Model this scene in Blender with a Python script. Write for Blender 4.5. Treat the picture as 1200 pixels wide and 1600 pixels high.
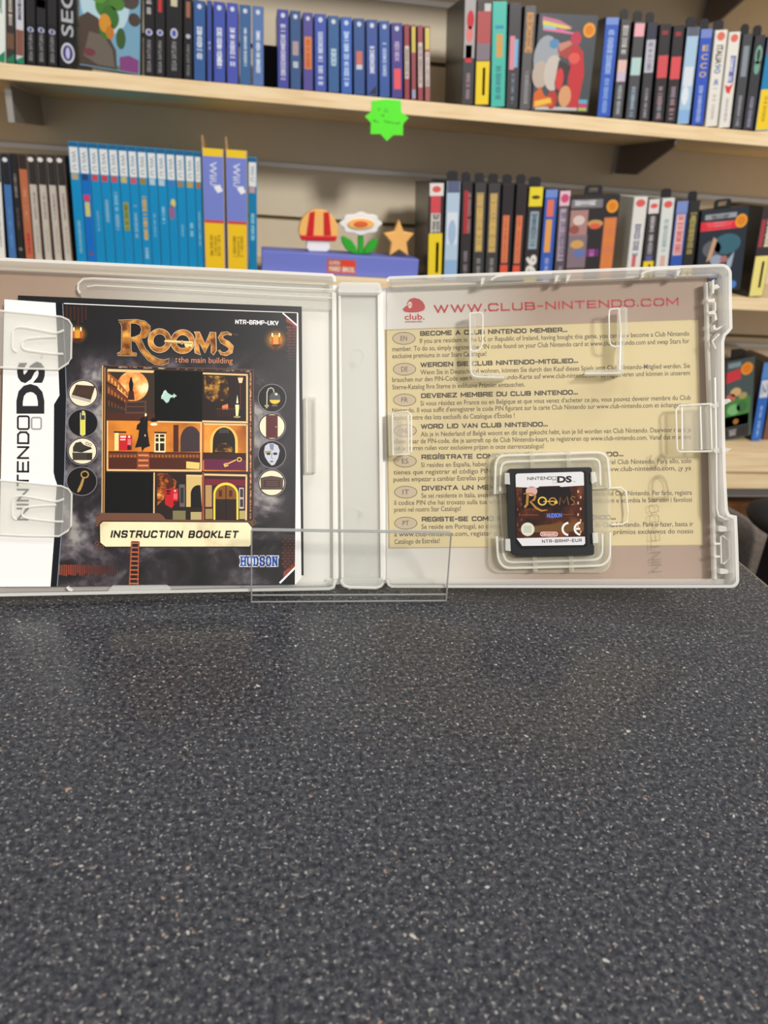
import bpy, math, random
import numpy as np
from mathutils import Matrix, Vector

for o in list(bpy.data.objects):
    bpy.data.objects.remove(o)
sc = bpy.context.scene
COL = sc.collection

# ------------------------------------------------------------------ camera
F = 1200.0
CH = 0.15747                                     # lens height above the counter
ex = np.array([7100., 0., 1200.]); ex /= np.linalg.norm(ex)
dn = np.array([-203., 2650., 1200.]); dn -= ex * (dn @ ex); dn /= np.linalg.norm(dn)
up = -dn
ey = np.cross(up, ex)
RW = np.stack([ex, ey, up])                      # camera axes -> world axes
CAM = np.array([0., 0., CH])
cam_data = bpy.data.cameras.new('camera')
cam = bpy.data.objects.new('camera', cam_data); COL.objects.link(cam)
M3 = np.stack([RW @ np.array([1., 0, 0]), RW @ np.array([0, -1., 0]), RW @ np.array([0, 0, -1.])], axis=1)
cam.matrix_world = Matrix(((*M3[0], 0), (*M3[1], 0), (*M3[2], CH), (0, 0, 0, 1)))
cam_data.sensor_fit = 'VERTICAL'; cam_data.sensor_height = 36; cam_data.sensor_width = 27
cam_data.lens = 27.0
cam_data.clip_start = 0.01; cam_data.clip_end = 50
cam_data.dof.use_dof = True
cam_data.dof.focus_distance = 0.302
cam_data.dof.aperture_fstop = 19.0               # 1.4 mm pupil
sc.camera = cam

# ------------------------------------------------------------------ light, world, exposure
sc.view_settings.view_transform = 'Standard'
sc.view_settings.look = 'None'
sc.view_settings.gamma = 1.0
sc.view_settings.use_curve_mapping = False
sc.view_settings.exposure = -0.70
try:
    sc.cycles.max_bounces = 8; sc.cycles.transparent_max_bounces = 16; sc.cycles.caustics_reflective = False; sc.cycles.caustics_refractive = False
except Exception:
    pass
world = bpy.data.worlds.new('shop_air'); sc.world = world; world.use_nodes = True
world.node_tree.nodes['Background'].inputs[0].default_value = (1.0, 0.96, 0.93, 1)
world.node_tree.nodes['Background'].inputs[1].default_value = 0.72


def area(name, loc, target, sx, sy, power, color=(1, .94, .86)):
    l = bpy.data.lights.new(name, 'AREA'); l.shape = 'RECTANGLE'; l.size = sx; l.size_y = sy
    l.energy = power; l.color = color
    o = bpy.data.objects.new(name, l); COL.objects.link(o)
    o.location = loc
    o.rotation_euler = (Vector(target) - Vector(loc)).to_track_quat('-Z', 'Y').to_euler()
    return o


area('ceiling_panel_over_counter', (0.85, 0.25, 2.1), (0.05, 0.25, 0.0), 0.30, 0.60, 24, (1, .97, .93))
area('ceiling_panel_behind_camera', (1.3, -2.2, 2.1), (0.2, 1.6, 0.1), 0.5, 0.5, 180, (1, .96, .91))
area('ceiling_panel_left', (-1.0, 0.1, 2.1), (0.0, 0.3, 0.1), 0.5, 0.5, 14, (1, .97, .93))


# ------------------------------------------------------------------ pixel rays onto the real planes
def ray(x, y):
    return RW @ np.array([(x - 600) / F, (y - 800) / F, 1.0])


def on_plane(x, y, p0, n):
    r = ray(x, y)
    return CAM + r * (((p0 - CAM) @ n) / (r @ n))


def atY(x, y, Y):
    r = ray(x, y); return CAM + r * (Y / r[1])


# ------------------------------------------------------------------ materials
def lin(c):
    return tuple((v / 255 / 12.92 if v / 255 <= .04045 else ((v / 255 + .055) / 1.055) ** 2.4) for v in c)


_m = {}


def M(color, rough=.55, metal=0., spec=.4):
    key = (tuple(color), rough, metal, spec)
    if key in _m: return _m[key]
    m = bpy.data.materials.new('plain_%d_%d_%d' % tuple(color)); m.use_nodes = True
    b = m.node_tree.nodes['Principled BSDF']
    b.inputs['Base Color'].default_value = (*lin(color), 1)
    b.inputs['Roughness'].default_value = rough; b.inputs['Metallic'].default_value = metal
    b.inputs['Specular IOR Level'].default_value = spec
    _m[key] = m; return m


def nodes(name):
    m = bpy.data.materials.new(name); m.use_nodes = True
    nt = m.node_tree; b = nt.nodes['Principled BSDF']
    return m, nt, b


def ramp(nt, src, stops):
    r = nt.nodes.new('ShaderNodeValToRGB')
    e = r.color_ramp.elements
    while len(e) < len(stops): e.new(.5)
    for k, (p, c) in enumerate(stops):
        e[k].position = p; e[k].color = (*lin(c), 1)
    nt.links.new(src, r.inputs[0]); return r


def noise_mat(name, scale, stops, rough=.5, detail=4, stretch=(1, 1, 1), spec=.4):
    m, nt, b = nodes(name)
    tc = nt.nodes.new('ShaderNodeTexCoord'); mp = nt.nodes.new('ShaderNodeMapping')
    mp.inputs['Scale'].default_value = stretch
    n = nt.nodes.new('ShaderNodeTexNoise'); n.inputs['Scale'].default_value = scale; n.inputs['Detail'].default_value = detail
    nt.links.new(tc.outputs['Object'], mp.inputs[0]); nt.links.new(mp.outputs[0], n.inputs['Vector'])
    r = ramp(nt, n.outputs['Fac'], stops)
    nt.links.new(r.outputs[0], b.inputs['Base Color'])
    b.inputs['Roughness'].default_value = rough; b.inputs['Specular IOR Level'].default_value = spec
    return m


def counter_mat():
    m, nt, b = nodes('speckled_laminate')
    tc = nt.nodes.new('ShaderNodeTexCoord')

    def noise(scale, detail, off):
        mp = nt.nodes.new('ShaderNodeMapping'); mp.inputs['Location'].default_value = (off, off * 2, 0)
        n = nt.nodes.new('ShaderNodeTexNoise'); n.inputs['Scale'].default_value = scale; n.inputs['Detail'].default_value = detail
        n.inputs['Roughness'].default_value = .65
        nt.links.new(tc.outputs['Object'], mp.inputs[0]); nt.links.new(mp.outputs[0], n.inputs['Vector']); return n.outputs['Fac']

    def mix(fac, a, col):
        mx = nt.nodes.new('ShaderNodeMix'); mx.data_type = 'RGBA'
        nt.links.new(fac, mx.inputs[0]); nt.links.new(a, mx.inputs[6]); mx.inputs[7].default_value = (*lin(col), 1); return mx.outputs[2]

    def mask(src, lo, hi):
        mr = nt.nodes.new('ShaderNodeMapRange'); mr.inputs[1].default_value = lo; mr.inputs[2].default_value = hi
        nt.links.new(src, mr.inputs[0]); return mr.outputs[0]
    base = ramp(nt, noise(640, 5, 0.0), [(.30, (20, 23, 29)), (.46, (46, 48, 54)), (.60, (72, 73, 77)), (.76, (112, 110, 108))]).outputs[0]
    c = mix(mask(noise(760, 2, .37), .62, .72), base, (30, 32, 38))
    c = mix(mask(noise(820, 2, .81), .60, .70), c, (158, 154, 148))
    c = mix(mask(noise(330, 1, 1.7), .745, .775), c, (176, 172, 164))
    c = mix(mask(noise(420, 1, 2.9), .735, .77), c, (152, 128, 112))
    nt.links.new(c, b.inputs['Base Color'])
    b.inputs['Roughness'].default_value = .2; b.inputs['Specular IOR Level'].default_value = .36
    return m


def plastic(name, see, color=(236, 234, 230), rough=.3, trans=.45, spec=.5):
    """Thin translucent polypropylene: part clear, part milky."""
    m, nt, b = nodes(name)
    out = nt.nodes['Material Output']
    b.inputs['Base Color'].default_value = (*lin(color), 1); b.inputs['Roughness'].default_value = rough
    b.inputs['Specular IOR Level'].default_value = spec
    tl = nt.nodes.new('ShaderNodeBsdfTranslucent'); tl.inputs[0].default_value = (*lin(color), 1)
    tp = nt.nodes.new('ShaderNodeBsdfTransparent'); tp.inputs[0].default_value = (.97, .97, .96, 1)
    a = nt.nodes.new('ShaderNodeMixShader'); a.inputs[0].default_value = trans
    nt.links.new(b.outputs[0], a.inputs[1]); nt.links.new(tl.outputs[0], a.inputs[2])
    c = nt.nodes.new('ShaderNodeMixShader'); c.inputs[0].default_value = see
    nt.links.new(a.outputs[0], c.inputs[1]); nt.links.new(tp.outputs[0], c.inputs[2])
    nt.links.new(c.outputs[0], out.inputs[0]); return m


def clear(name, rough=.04, tint=(.985, .99, .99), gloss=1.0):
    m, nt, b = nodes(name)
    out = nt.nodes['Material Output']
    g = nt.nodes.new('ShaderNodeBsdfGlossy'); g.inputs['Roughness'].default_value = rough
    tp = nt.nodes.new('ShaderNodeBsdfTransparent'); tp.inputs[0].default_value = (*tint, 1)
    fr = nt.nodes.new('ShaderNodeLayerWeight'); fr.inputs[0].default_value = .5
    pw = nt.nodes.new('ShaderNodeMath'); pw.operation = 'POWER'; pw.inputs[1].default_value = 5
    nt.links.new(fr.outputs['Facing'], pw.inputs[0])
    mm = nt.nodes.new('ShaderNodeMath'); mm.operation = 'MULTIPLY_ADD'; mm.inputs[1].default_value = .6 * gloss; mm.inputs[2].default_value = .025 * gloss
    nt.links.new(pw.outputs[0], mm.inputs[0])
    c = nt.nodes.new('ShaderNodeMixShader')
    nt.links.new(mm.outputs[0], c.inputs[0]); nt.links.new(tp.outputs[0], c.inputs[1]); nt.links.new(g.outputs[0], c.inputs[2])
    nt.links.new(c.outputs[0], out.inputs[0]); return m


COUNTER = counter_mat()
PL_FLOOR = plastic('clear_case_plastic', .94, (238, 236, 230), .22)
PL_RIM = plastic('milky_case_plastic', .50, (246, 245, 242), .28)
PL_EDGE = plastic('bright_plastic_edge', .30, (250, 249, 244), .25, .35)
PL_MILK = plastic('thick_milky_plastic', .50, (228, 224, 220), .3)
PL_SPINE = plastic('spine_plastic', .62, (222, 222, 216), .3)
PL_CLIP = plastic('clip_plastic', .78, (242, 241, 236), .2)
PL_HOLD = plastic('holder_plastic', .66, (240, 236, 218), .25)
ACRYL = clear('clear_acrylic')
ACRYL_E = plastic('acrylic_edge', .35, (190, 192, 192), .1, .3)
WOOD = noise_mat('pale_pine', 9, [(.3, (226, 194, 146)), (.5, (238, 212, 168)), (.7, (244, 222, 182))], .5, 5, (1, 14, 14))
CREAM = noise_mat('cream_slatwall', 6, [(.3, (226, 213, 188)), (.7, (234, 223, 200))], .55, 3, (1, 1, 1))
METAL = M((206, 202, 196), .3, .7)
BRONZE = M((104, 94, 92), .4, .3)
PAPER = M((232, 228, 220), .6)

# ------------------------------------------------------------------ mesh builder (world coordinates, metres)
class MB:
    def __init__(s):
        s.v = []; s.f = []; s.mi = []; s.ms = []

    def mat(s, m):
        if m not in s.ms: s.ms.append(m)
        return s.ms.index(m)

    def add(s, vs, fs, m):
        b = len(s.v); s.v += [tuple(map(float, p)) for p in vs]
        k = s.mat(m)
        for f in fs: s.f.append([b + i for i in f]); s.mi.append(k)

    def prism(s, lo, hi, m, msides=None):
        """lo, hi: matching rings"""
        n = len(lo)
        s.add(list(lo) + list(hi), [list(range(n))[::-1], list(range(n, 2 * n))], m)
        s.add(list(lo) + list(hi), [[i, (i + 1) % n, n + (i + 1) % n, n + i] for i in range(n)], msides or m)

    def build(s, name, parent=None, smooth=False, bevel=0, kind=None):
        me = bpy.data.meshes.new(name)
        me.from_pydata(s.v, [], s.f)
        for m in s.ms: me.materials.append(m)
        me.polygons.foreach_set('material_index', s.mi)
        if smooth: me.polygons.foreach_set('use_smooth', [True] * len(s.f))
        me.update()
        o = bpy.data.objects.new(name, me); COL.objects.link(o)
        if parent is not None:
            me.transform(WM[parent.name].inverted()); o.parent = parent
            WM[o.name] = WM[parent.name]
        if bevel:
            import bmesh
            bm = bmesh.new(); bm.from_mesh(me); bmesh.ops.remove_doubles(bm, verts=bm.verts, dist=1e-6)
            bm.to_mesh(me); bm.free()
            b = o.modifiers.new('bevel', 'BEVEL'); b.width = bevel; b.segments = 2; b.limit_method = 'ANGLE'
        if kind: o['kind'] = kind
        return o


WM = {}


def empty(name, mat, label, cat, group=None):
    o = bpy.data.objects.new(name, None); COL.objects.link(o)
    o.empty_display_size = .02
    o.matrix_world = mat; WM[o.name] = mat.copy()
    o['label'] = label; o['category'] = cat
    if group: o['group'] = group
    return o


def tag(o, label, cat, group=None):
    o['label'] = label; o['category'] = cat
    if group: o['group'] = group
    return o


def boxw(mb, x0, x1, y0, y1, z0, z1, m):
    lo = [(x0, y0, z0), (x1, y0, z0), (x1, y1, z0), (x0, y1, z0)]
    mb.prism(lo, [(a, b, z1) for a, b, _ in lo], m)


# ------------------------------------------------------------------ text as flat polygons
_txt = {}


def glyphs(s, bold=0.0, shear=0.0):
    k = (s, bold, shear)
    if k not in _txt:
        cu = bpy.data.curves.new('letters', 'FONT'); cu.body = s; cu.size = 1; cu.resolution_u = 3
        cu.offset = bold; cu.shear = shear; cu.fill_mode = 'FRONT'
        ob = bpy.data.objects.new('letters', cu)
        me = bpy.data.meshes.new_from_object(ob)
        v = [(p.co.x, p.co.y) for p in me.vertices]; f = [list(p.vertices) for p in me.polygons]
        bpy.data.objects.remove(ob); bpy.data.curves.remove(cu); bpy.data.meshes.remove(me)
        _txt[k] = (v, f)
    return _txt[k]


def cap_h():
    v, _ = glyphs('H'); return max(p[1] for p in v)


class Decal:
    """Printing on a flat surface. mp(x, y, layer) -> world point; coordinates in the surface's own units.
    sy = -1 when y runs downwards."""
    def __init__(s, mp, mb=None, sy=-1):
        s.mp = mp; s.mb = mb or MB(); s.sy = sy

    def poly(s, pts, m, layer=1):
        s.mb.add([s.mp(x, y, layer) for x, y in pts], [list(range(len(pts)))], m)

    def rect(s, x0, y0, x1, y1, m, layer=1):
        s.poly([(x0, y0), (x1, y0), (x1, y1), (x0, y1)], m, layer)

    def oval(s, cx, cy, rx, ry, m, layer=1, n=32, a0=0, a1=360):
        s.poly([(cx + rx * math.cos(math.radians(a0 + (a1 - a0) * i / n)), cy + ry * math.sin(math.radians(a0 + (a1 - a0) * i / n))) for i in range(n if a1 - a0 >= 360 else n + 1)], m, layer)

    def ring(s, cx, cy, rx, ry, w, m, layer=1, n=36, a0=0, a1=360):
        vs = []; fs = []
        for i in range(n + 1):
            a = math.radians(a0 + (a1 - a0) * i / n)
            vs += [(cx + rx * math.cos(a), cy + ry * math.sin(a)), (cx + (rx - w) * math.cos(a), cy + (ry - w) * math.sin(a))]
        fs = [[2 * i, 2 * i + 1, 2 * i + 3, 2 * i + 2] for i in range(n)]
        s.mb.add([s.mp(x, y, layer) for x, y in vs], fs, m)

    def stroke(s, pts, w, m, layer=1, closed=False):
        if closed: pts = list(pts) + [pts[0]]
        ws = w if isinstance(w, (list, tuple)) else [w] * len(pts)
        vs = []
        for i, (x, y) in enumerate(pts):
            a = pts[max(i - 1, 0)]; b = pts[min(i + 1, len(pts) - 1)]
            if closed and i in (0, len(pts) - 1): a, b = pts[-2], pts[1]
            dx, dy = b[0] - a[0], b[1] - a[1]; l = math.hypot(dx, dy) or 1
            nx, ny = -dy / l * ws[i] / 2, dx / l * ws[i] / 2
            vs += [(x + nx, y + ny), (x - nx, y - ny)]
        s.mb.add([s.mp(x, y, layer) for x, y in vs], [[2 * i, 2 * i + 1, 2 * i + 3, 2 * i + 2] for i in range(len(pts) - 1)], m)

    def text(s, t, p0, p1, cap, m, layer=1, bold=0.0, shear=0.0):
        v, f = glyphs(t, bold, shear)
        if not v: return
        x0 = min(p[0] for p in v); x1 = max(p[0] for p in v)
        dx, dy = p1[0] - p0[0], p1[1] - p0[1]; L = math.hypot(dx, dy); ux, uy = dx / L, dy / L
        nx, ny = (uy, -ux) if s.sy < 0 else (-uy, ux)
        kx = L / (x1 - x0); ky = cap / cap_h()
        s.mb.add([s.mp(p0[0] + ux * (q[0] - x0) * kx + nx * q[1] * ky, p0[1] + uy * (q[0] - x0) * kx + ny * q[1] * ky, layer) for q in v], f, m)


# wide squared capitals drawn with strokes (height 1, baseline 0)
_c = .20
_O = [(_c, 0), (1 - _c, 0), (1, _c), (1, 1 - _c), (1 - _c, 1), (_c, 1), (0, 1 - _c), (0, _c), (_c, 0)]
SF = {
    'A': (1, [[(0, 0), (.5, 1), (1, 0)], [(.17, .33), (.83, .33)]]), 'B': (.95, [[(0, .5), (.8, .5), (.95, .62), (.95, .88), (.8, 1), (0, 1), (0, 0), (.84, 0), (1, .12), (1, .38), (.84, .5)]]),
    'C': (1, [[(1, .84), (.84, 1), (.18, 1), (0, .82), (0, .18), (.18, 0), (.84, 0), (1, .16)]]), 'D': (1, [[(0, 0), (0, 1), (.78, 1), (1, .78), (1, .22), (.78, 0), (0, 0)]]),
    'E': (.88, [[(1, 1), (0, 1), (0, 0), (1, 0)], [(0, .5), (.9, .5)]]), 'F': (.86, [[(1, 1), (0, 1), (0, 0)], [(0, .48), (.85, .48)]]),
    'G': (1, [[(1, .84), (.84, 1), (.18, 1), (0, .82), (0, .18), (.18, 0), (.84, 0), (1, .16), (1, .46), (.56, .46)]]), 'H': (1, [[(0, 0), (0, 1)], [(1, 0), (1, 1)], [(0, .5), (1, .5)]]),
    'I': (.02, [[(.5, 0), (.5, 1)]]), 'Í': (.02, [[(.5, 0), (.5, 1)], [(.0, 1.16), (8, 1.42)]]), 'K': (.92, [[(0, 0), (0, 1)], [(1, 1), (.28, .5), (0, .5)], [(.28, .5), (1, 0)]]), 'L': (.84, [[(0, 1), (0, 0), (1, 0)]]),
    'M': (1.18, [[(0, 0), (0, 1), (.5, .28), (1, 1), (1, 0)]]), 'N': (1, [[(0, 0), (0, 1), (1, 0), (1, 1)]]), 'O': (1, [_O]), 'P': (.93, [[(0, 0), (0, 1), (.82, 1), (1, .86), (1, .56), (.82, .42), (0, .42)]]),
    'R': (.96, [[(0, 0), (0, 1), (.82, 1), (1, .86), (1, .56), (.82, .42), (0, .42)], [(.62, .42), (1, 0)]]), 'S': (.98, [[(.98, .84), (.84, 1), (.16, 1), (0, .86), (0, .64), (.14, .52), (.86, .48), (1, .36), (1, .14), (.84, 0), (.14, 0), (0, .16)]]),
    'T': (.94, [[(0, 1), (1, 1)], [(.5, 1), (.5, 0)]]), 'U': (1, [[(0, 1), (0, .18), (.18, 0), (.82, 0), (1, .18), (1, 1)]]), 'V': (1, [[(0, 1), (.5, 0), (1, 1)]]), 'W': (1.45, [[(0, 1), (.26, 0), (.5, .95), (.74, 0), (1, 1)]]),
    'Z': (.95, [[(0, 1), (1, 1), (0, 0), (1, 0)]]), '.': (.02, [[(.5, 0), (.5, .12)]]), '-': (.5, [[(0, .45), (1, .45)]]), ' ': (.42, []),
}


def segs(d, q, sw, m, layer):
    """straight strokes with squared joints"""
    cl = q[0] == q[-1] and len(q) > 3
    for a, b in zip(q[:-1], q[1:]):
        l = math.hypot(b[0] - a[0], b[1] - a[1]) or 1; e = sw * .42 / l
        d.stroke([(a[0] - (b[0] - a[0]) * e, a[1] - (b[1] - a[1]) * e), (b[0] + (b[0] - a[0]) * e, b[1] + (b[1] - a[1]) * e)], sw, m, layer)


def stext(d, t, p0, p1, cap, sw, m, layer, gap=.34, shear=0.0):
    ws = [SF[ch][0] for ch in t]; tot = sum(ws) + gap * (len(t) - 1)
    dx, dy = p1[0] - p0[0], p1[1] - p0[1]; L = math.hypot(dx, dy); ux, uy = dx / L, dy / L
    nx, ny = (uy, -ux) if d.sy < 0 else (-uy, ux)
    k = (L - sw) / tot; hh = cap - sw; x = 0
    for ch, w in zip(t, ws):
        for path in SF[ch][1]:
            q = []
            for a, b in path:
                aa = x + a * w * k + sw / 2 + shear * b * hh; bb = b * hh + sw / 2
                q.append((p0[0] + ux * aa + nx * bb, p0[1] + uy * aa + ny * bb))
            segs(d, q, sw, m, layer)
        x += (w + gap) * k


# ------------------------------------------------------------------ the setting
WALL_Y = 1.70
SH_F = 1.45                                      # shelf front edges
Z_UP, Z_MID, Z_LOW = .2592, -.0349, -.3655       # shelf tops


def structure(name, mb, **k):
    o = mb.build(name, **k); o['kind'] = 'structure'; return o


GROOVES = [.4425 - .1 * k for k in range(-3, 11)]
mb = MB(); boxw(mb, -2.2, 2.6, WALL_Y + .012, WALL_Y + .04, -.9, .9, M((150, 132, 100)))
for k in range(len(GROOVES) - 1):
    z1, z0 = GROOVES[k] - .004, GROOVES[k + 1] + .004
    if z0 < -.9: break
    boxw(mb, -2.2, 2.6, WALL_Y, WALL_Y + .013, z0, z1, CREAM)
structure('wall_back', mb)
for n, z in enumerate((.4425, .1425, -.1775)):
    mb = MB(); boxw(mb, -2.2, 2.6, WALL_Y - .003, WALL_Y + .005, z - .0055, z + .0035, METAL)
    structure('trim_%d' % (n + 1), mb)
mb = MB(); boxw(mb, -2.2, 2.6, -3.2, 1.75, -.95, -.9, noise_mat('dark_carpet', 60, [(.3, (52, 46, 42)), (.7, (76, 68, 62))], .9))
structure('floor', mb)


def shelf(name, ztop, zb, drop, label, x0=-1.5, x1=1.9, yf=SH_F):
    mb = MB()
    lo = [(x0, yf, zb), (x1, yf, zb), (x1, WALL_Y - .001, zb - drop), (x0, WALL_Y - .001, zb - drop)]
    hi = [(x0, yf, ztop), (x1, yf, ztop), (x1, WALL_Y - .001, ztop), (x0, WALL_Y - .001, ztop)]
    mb.prism(lo, hi, WOOD)
    return tag(mb.build(name, bevel=.0012), label, 'shelf')


shelf('wall_shelf', Z_UP, .2365, .009, 'pale pine shelf carrying the upper row of game cases, green star tag on its edge')
shelf('wall_shelf', Z_MID, -.0595, .009, 'pale pine shelf behind the open case, carrying turquoise cases and toy ornaments')
shelf('wall_shelf', .545, .522, .009, 'topmost pine shelf, out of the frame above the upper row', -.1, 1.9)

mb = MB()
boxw(mb, -1.5, 1.9, SH_F, WALL_Y - .001, -.4115, Z_LOW, WOOD)
unit = empty('base_cabinet', Matrix.Translation((0, SH_F, -.9)), 'pale wooden base unit with dark plinth under the shelves, lower right', 'cabinet')
mb.build('top_board', unit, bevel=.0015)
mb = MB(); boxw(mb, -1.5, 1.9, SH_F + .004, SH_F + .03, -.4515, -.4150, WOOD); mb.build('front_rail', unit)
mb = MB(); boxw(mb, -1.5, 1.9, SH_F + .008, SH_F + .05, -.468, -.4515, M((104, 98, 94), .4)); boxw(mb, -1.5, 1.9, SH_F + .006, SH_F + .05, -.4725, -.4695, METAL)
mb.build('metal_strip', unit)
mb = MB(); boxw(mb, -1.5, 1.9, SH_F + .06, SH_F + .08, -.9, -.4745, noise_mat('dark_chipboard', 25, [(.3, (70, 42, 18)), (.7, (128, 82, 38))], .6)); mb.build('kick_panel', unit)


def bracket(name, X, ytip, ytap, zlo, ztop_f, ztop_w, label, m, flange):
    mb = MB(); t = .0022
    pts = [(ytip, ztop_f), (ytip, ztop_f - .010), (ytap, zlo), (WALL_Y - .002, zlo), (WALL_Y - .002, ztop_w)]
    mb.prism([(X - t, y, z) for y, z in pts], [(X + t, y, z) for y, z in pts], m)
    root = empty(name, Matrix.Translation((X, WALL_Y, zlo)), label, 'bracket', 'shelf brackets')
    mb.build('plate', root)
    mb = MB(); y0, y1, x0, x1 = flange
    boxw(mb, X + x0, X + x1, y0, y1, zlo - .001, max(ztop_w - .001, zlo + .03), METAL); mb.build('flange', root)


bracket('shelf_bracket', -.393, 1.497, 1.499, .1785, .2325, .2265, 'silver metal bracket under the left end of the upper shelf', M((176, 170, 164), .35, .6), (1.494, 1.499, -.006, .004))
bracket('shelf_bracket', .758, 1.455, 1.588, .1735, .2355, .2265, 'dark metal bracket under the upper shelf, right of the green star tag', BRONZE, (WALL_Y - .012, WALL_Y - .002, -.008, .003))
bracket('shelf_bracket', .885, 1.455, 1.618, .455, .5215, .513, 'dark metal bracket at the top right corner above the upper cases', BRONZE, (WALL_Y - .012, WALL_Y - .002, -.008, .003))

# counter
mb = MB(); boxw(mb, -1.1, .226, -.5, .62, -.04, 0, COUNTER)
ct = mb.build('counter', bevel=.003); tag(ct, 'dark grey speckled laminate counter top under the open game case', 'counter')

# chair behind the counter, at the right
def chair():
    root = empty('office_chair', Matrix.Translation((.62, .86, -.9)), 'dark grey padded chair with black arm behind the counter, at right edge', 'chair')
    grey = noise_mat('charcoal_cloth', 220, [(.3, (88, 80, 75)), (.7, (110, 100, 92))], .9)
    blk = M((26, 25, 27), .6)
    Yc = .80
    px = [(1040, 800), (1100, 799), (1140, 803), (1165, 811), (1185, 822), (1203, 832), (1222, 846), (1240, 866), (1246, 900), (1240, 940), (1215, 965), (1120, 975), (1050, 960), (1030, 900), (1028, 830)]
    f = [atY(x, y, Yc) for x, y in px]; c = sum(f) / len(f)
    mb = MB(); n = len(f)
    rings = [[c + (p - c) * .86 + np.array([0, -.018, 0]) for p in f], f, [p + np.array([0, .05, 0]) for p in f], [c + (p - c) * .88 + np.array([0, .07, 0]) for p in f]]
    vs = [p for r in rings for p in r]
    fs = [list(range(n))[::-1], list(range(3 * n, 4 * n))] + [[k * n + i, k * n + (i + 1) % n, (k + 1) * n + (i + 1) % n, (k + 1) * n + i] for k in range(3) for i in range(n)]
    mb.add(vs, fs, grey); o = mb.build('backrest', root, True); o.modifiers.new('s', 'SUBSURF').render_levels = 2
    ctr = atY(1226, 816, .72); mb = MB()
    vs = []; fs = []; N = 12; S = 10
    for k in range(S + 1):
        a = math.pi * k / S; rr = math.sin(a) ** .6
        for i in range(N):
            b = 2 * math.pi * i / N
            vs.append(ctr + np.array([.034 * rr * math.cos(b), -.05 * math.cos(a), .018 * rr * math.sin(b)]))
    for k in range(S):
        for i in range(N): fs.append([k * N + i, k * N + (i + 1) % N, (k + 1) * N + (i + 1) % N, (k + 1) * N + i])
    mb.add(vs, fs, blk); mb.build('armrest', root, True)
    bx, bz = c[0], c[2]
    mb = MB(); boxw(mb, bx - .2, bx + .2, .38 + .1, .87, bz - .25, bz - .18, grey); mb.build('seat', root, bevel=.03)
    mb = MB(); boxw(mb, ctr[0] + .005, ctr[0] + .03, .70, .75, bz - .21, ctr[2] - .01, blk); mb.build('arm_post', root, bevel=.005)
    mb = MB(); boxw(mb, bx - .03, bx + .03, .85, .87, bz - .2, bz - .05, blk); mb.build('back_post', root)
    mb = MB(); boxw(mb, bx - .025, bx + .025, .66, .71, -.86, bz - .25, blk); mb.build('column', root)
    for a in range(5):
        an = a * 2 * math.pi / 5; d = np.array([math.cos(an), math.sin(an)]); nn = np.array([-d[1], d[0]]) * .02
        c0 = np.array([bx, .685])
        lo = [(*(c0 + nn), -.9), (*(c0 - nn), -.9), (*(c0 + d * .26 - nn), -.9), (*(c0 + d * .26 + nn), -.9)]
        mb = MB(); mb.prism(lo, [(x, y, -.86) for x, y, _ in lo], blk); mb.build('foot', root)


chair()

# ------------------------------------------------------------------ game cases on the shelves
W_ = (236, 234, 228); K = (30, 29, 31); DK = (46, 44, 46); RED = (196, 44, 52); YEL = (236, 206, 28); BLUE = (58, 96, 190)
TURQ = (14, 128, 178); LAV = (120, 134, 208); GOLD = (208, 168, 92); ORG = (228, 128, 62); GRY = (140, 138, 140); LB = (160, 192, 224)
NAVY = (58, 86, 158); TEAL = (70, 186, 168); PINK = (226, 130, 156); CRE = (232, 226, 210); DBL = (44, 74, 140)
ORD = ['first', 'second', 'third', 'fourth', 'fifth', 'sixth', 'seventh', 'eighth', 'ninth', 'tenth', 'eleventh', 'twelfth', 'thirteenth', 'fourteenth']
rnd = random.Random(7)


def squiggle(d, w, y0, y1, a, cap, m, layer):
    """illegible small print running down a spine: a row of letter-sized marks"""
    y = y0
    while y < y1 - .4:
        h = rnd.uniform(.9, 2.0) * (1.0 if cap < 5 else 1.7)
        c = cap * rnd.uniform(.72, 1.0)
        if rnd.random() < .16: y += h * .9; continue
        yy = min(y + h, y1)
        d.rect(a - c / 2, y, a + c / 2, yy, m, layer)
        if rnd.random() < .6: d.rect(a - c * .22, y + (yy - y) * .3, a + c * .22, yy - (yy - y) * .25, d.basem, layer + 1)
        y = yy + rnd.uniform(.35, .6)


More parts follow.
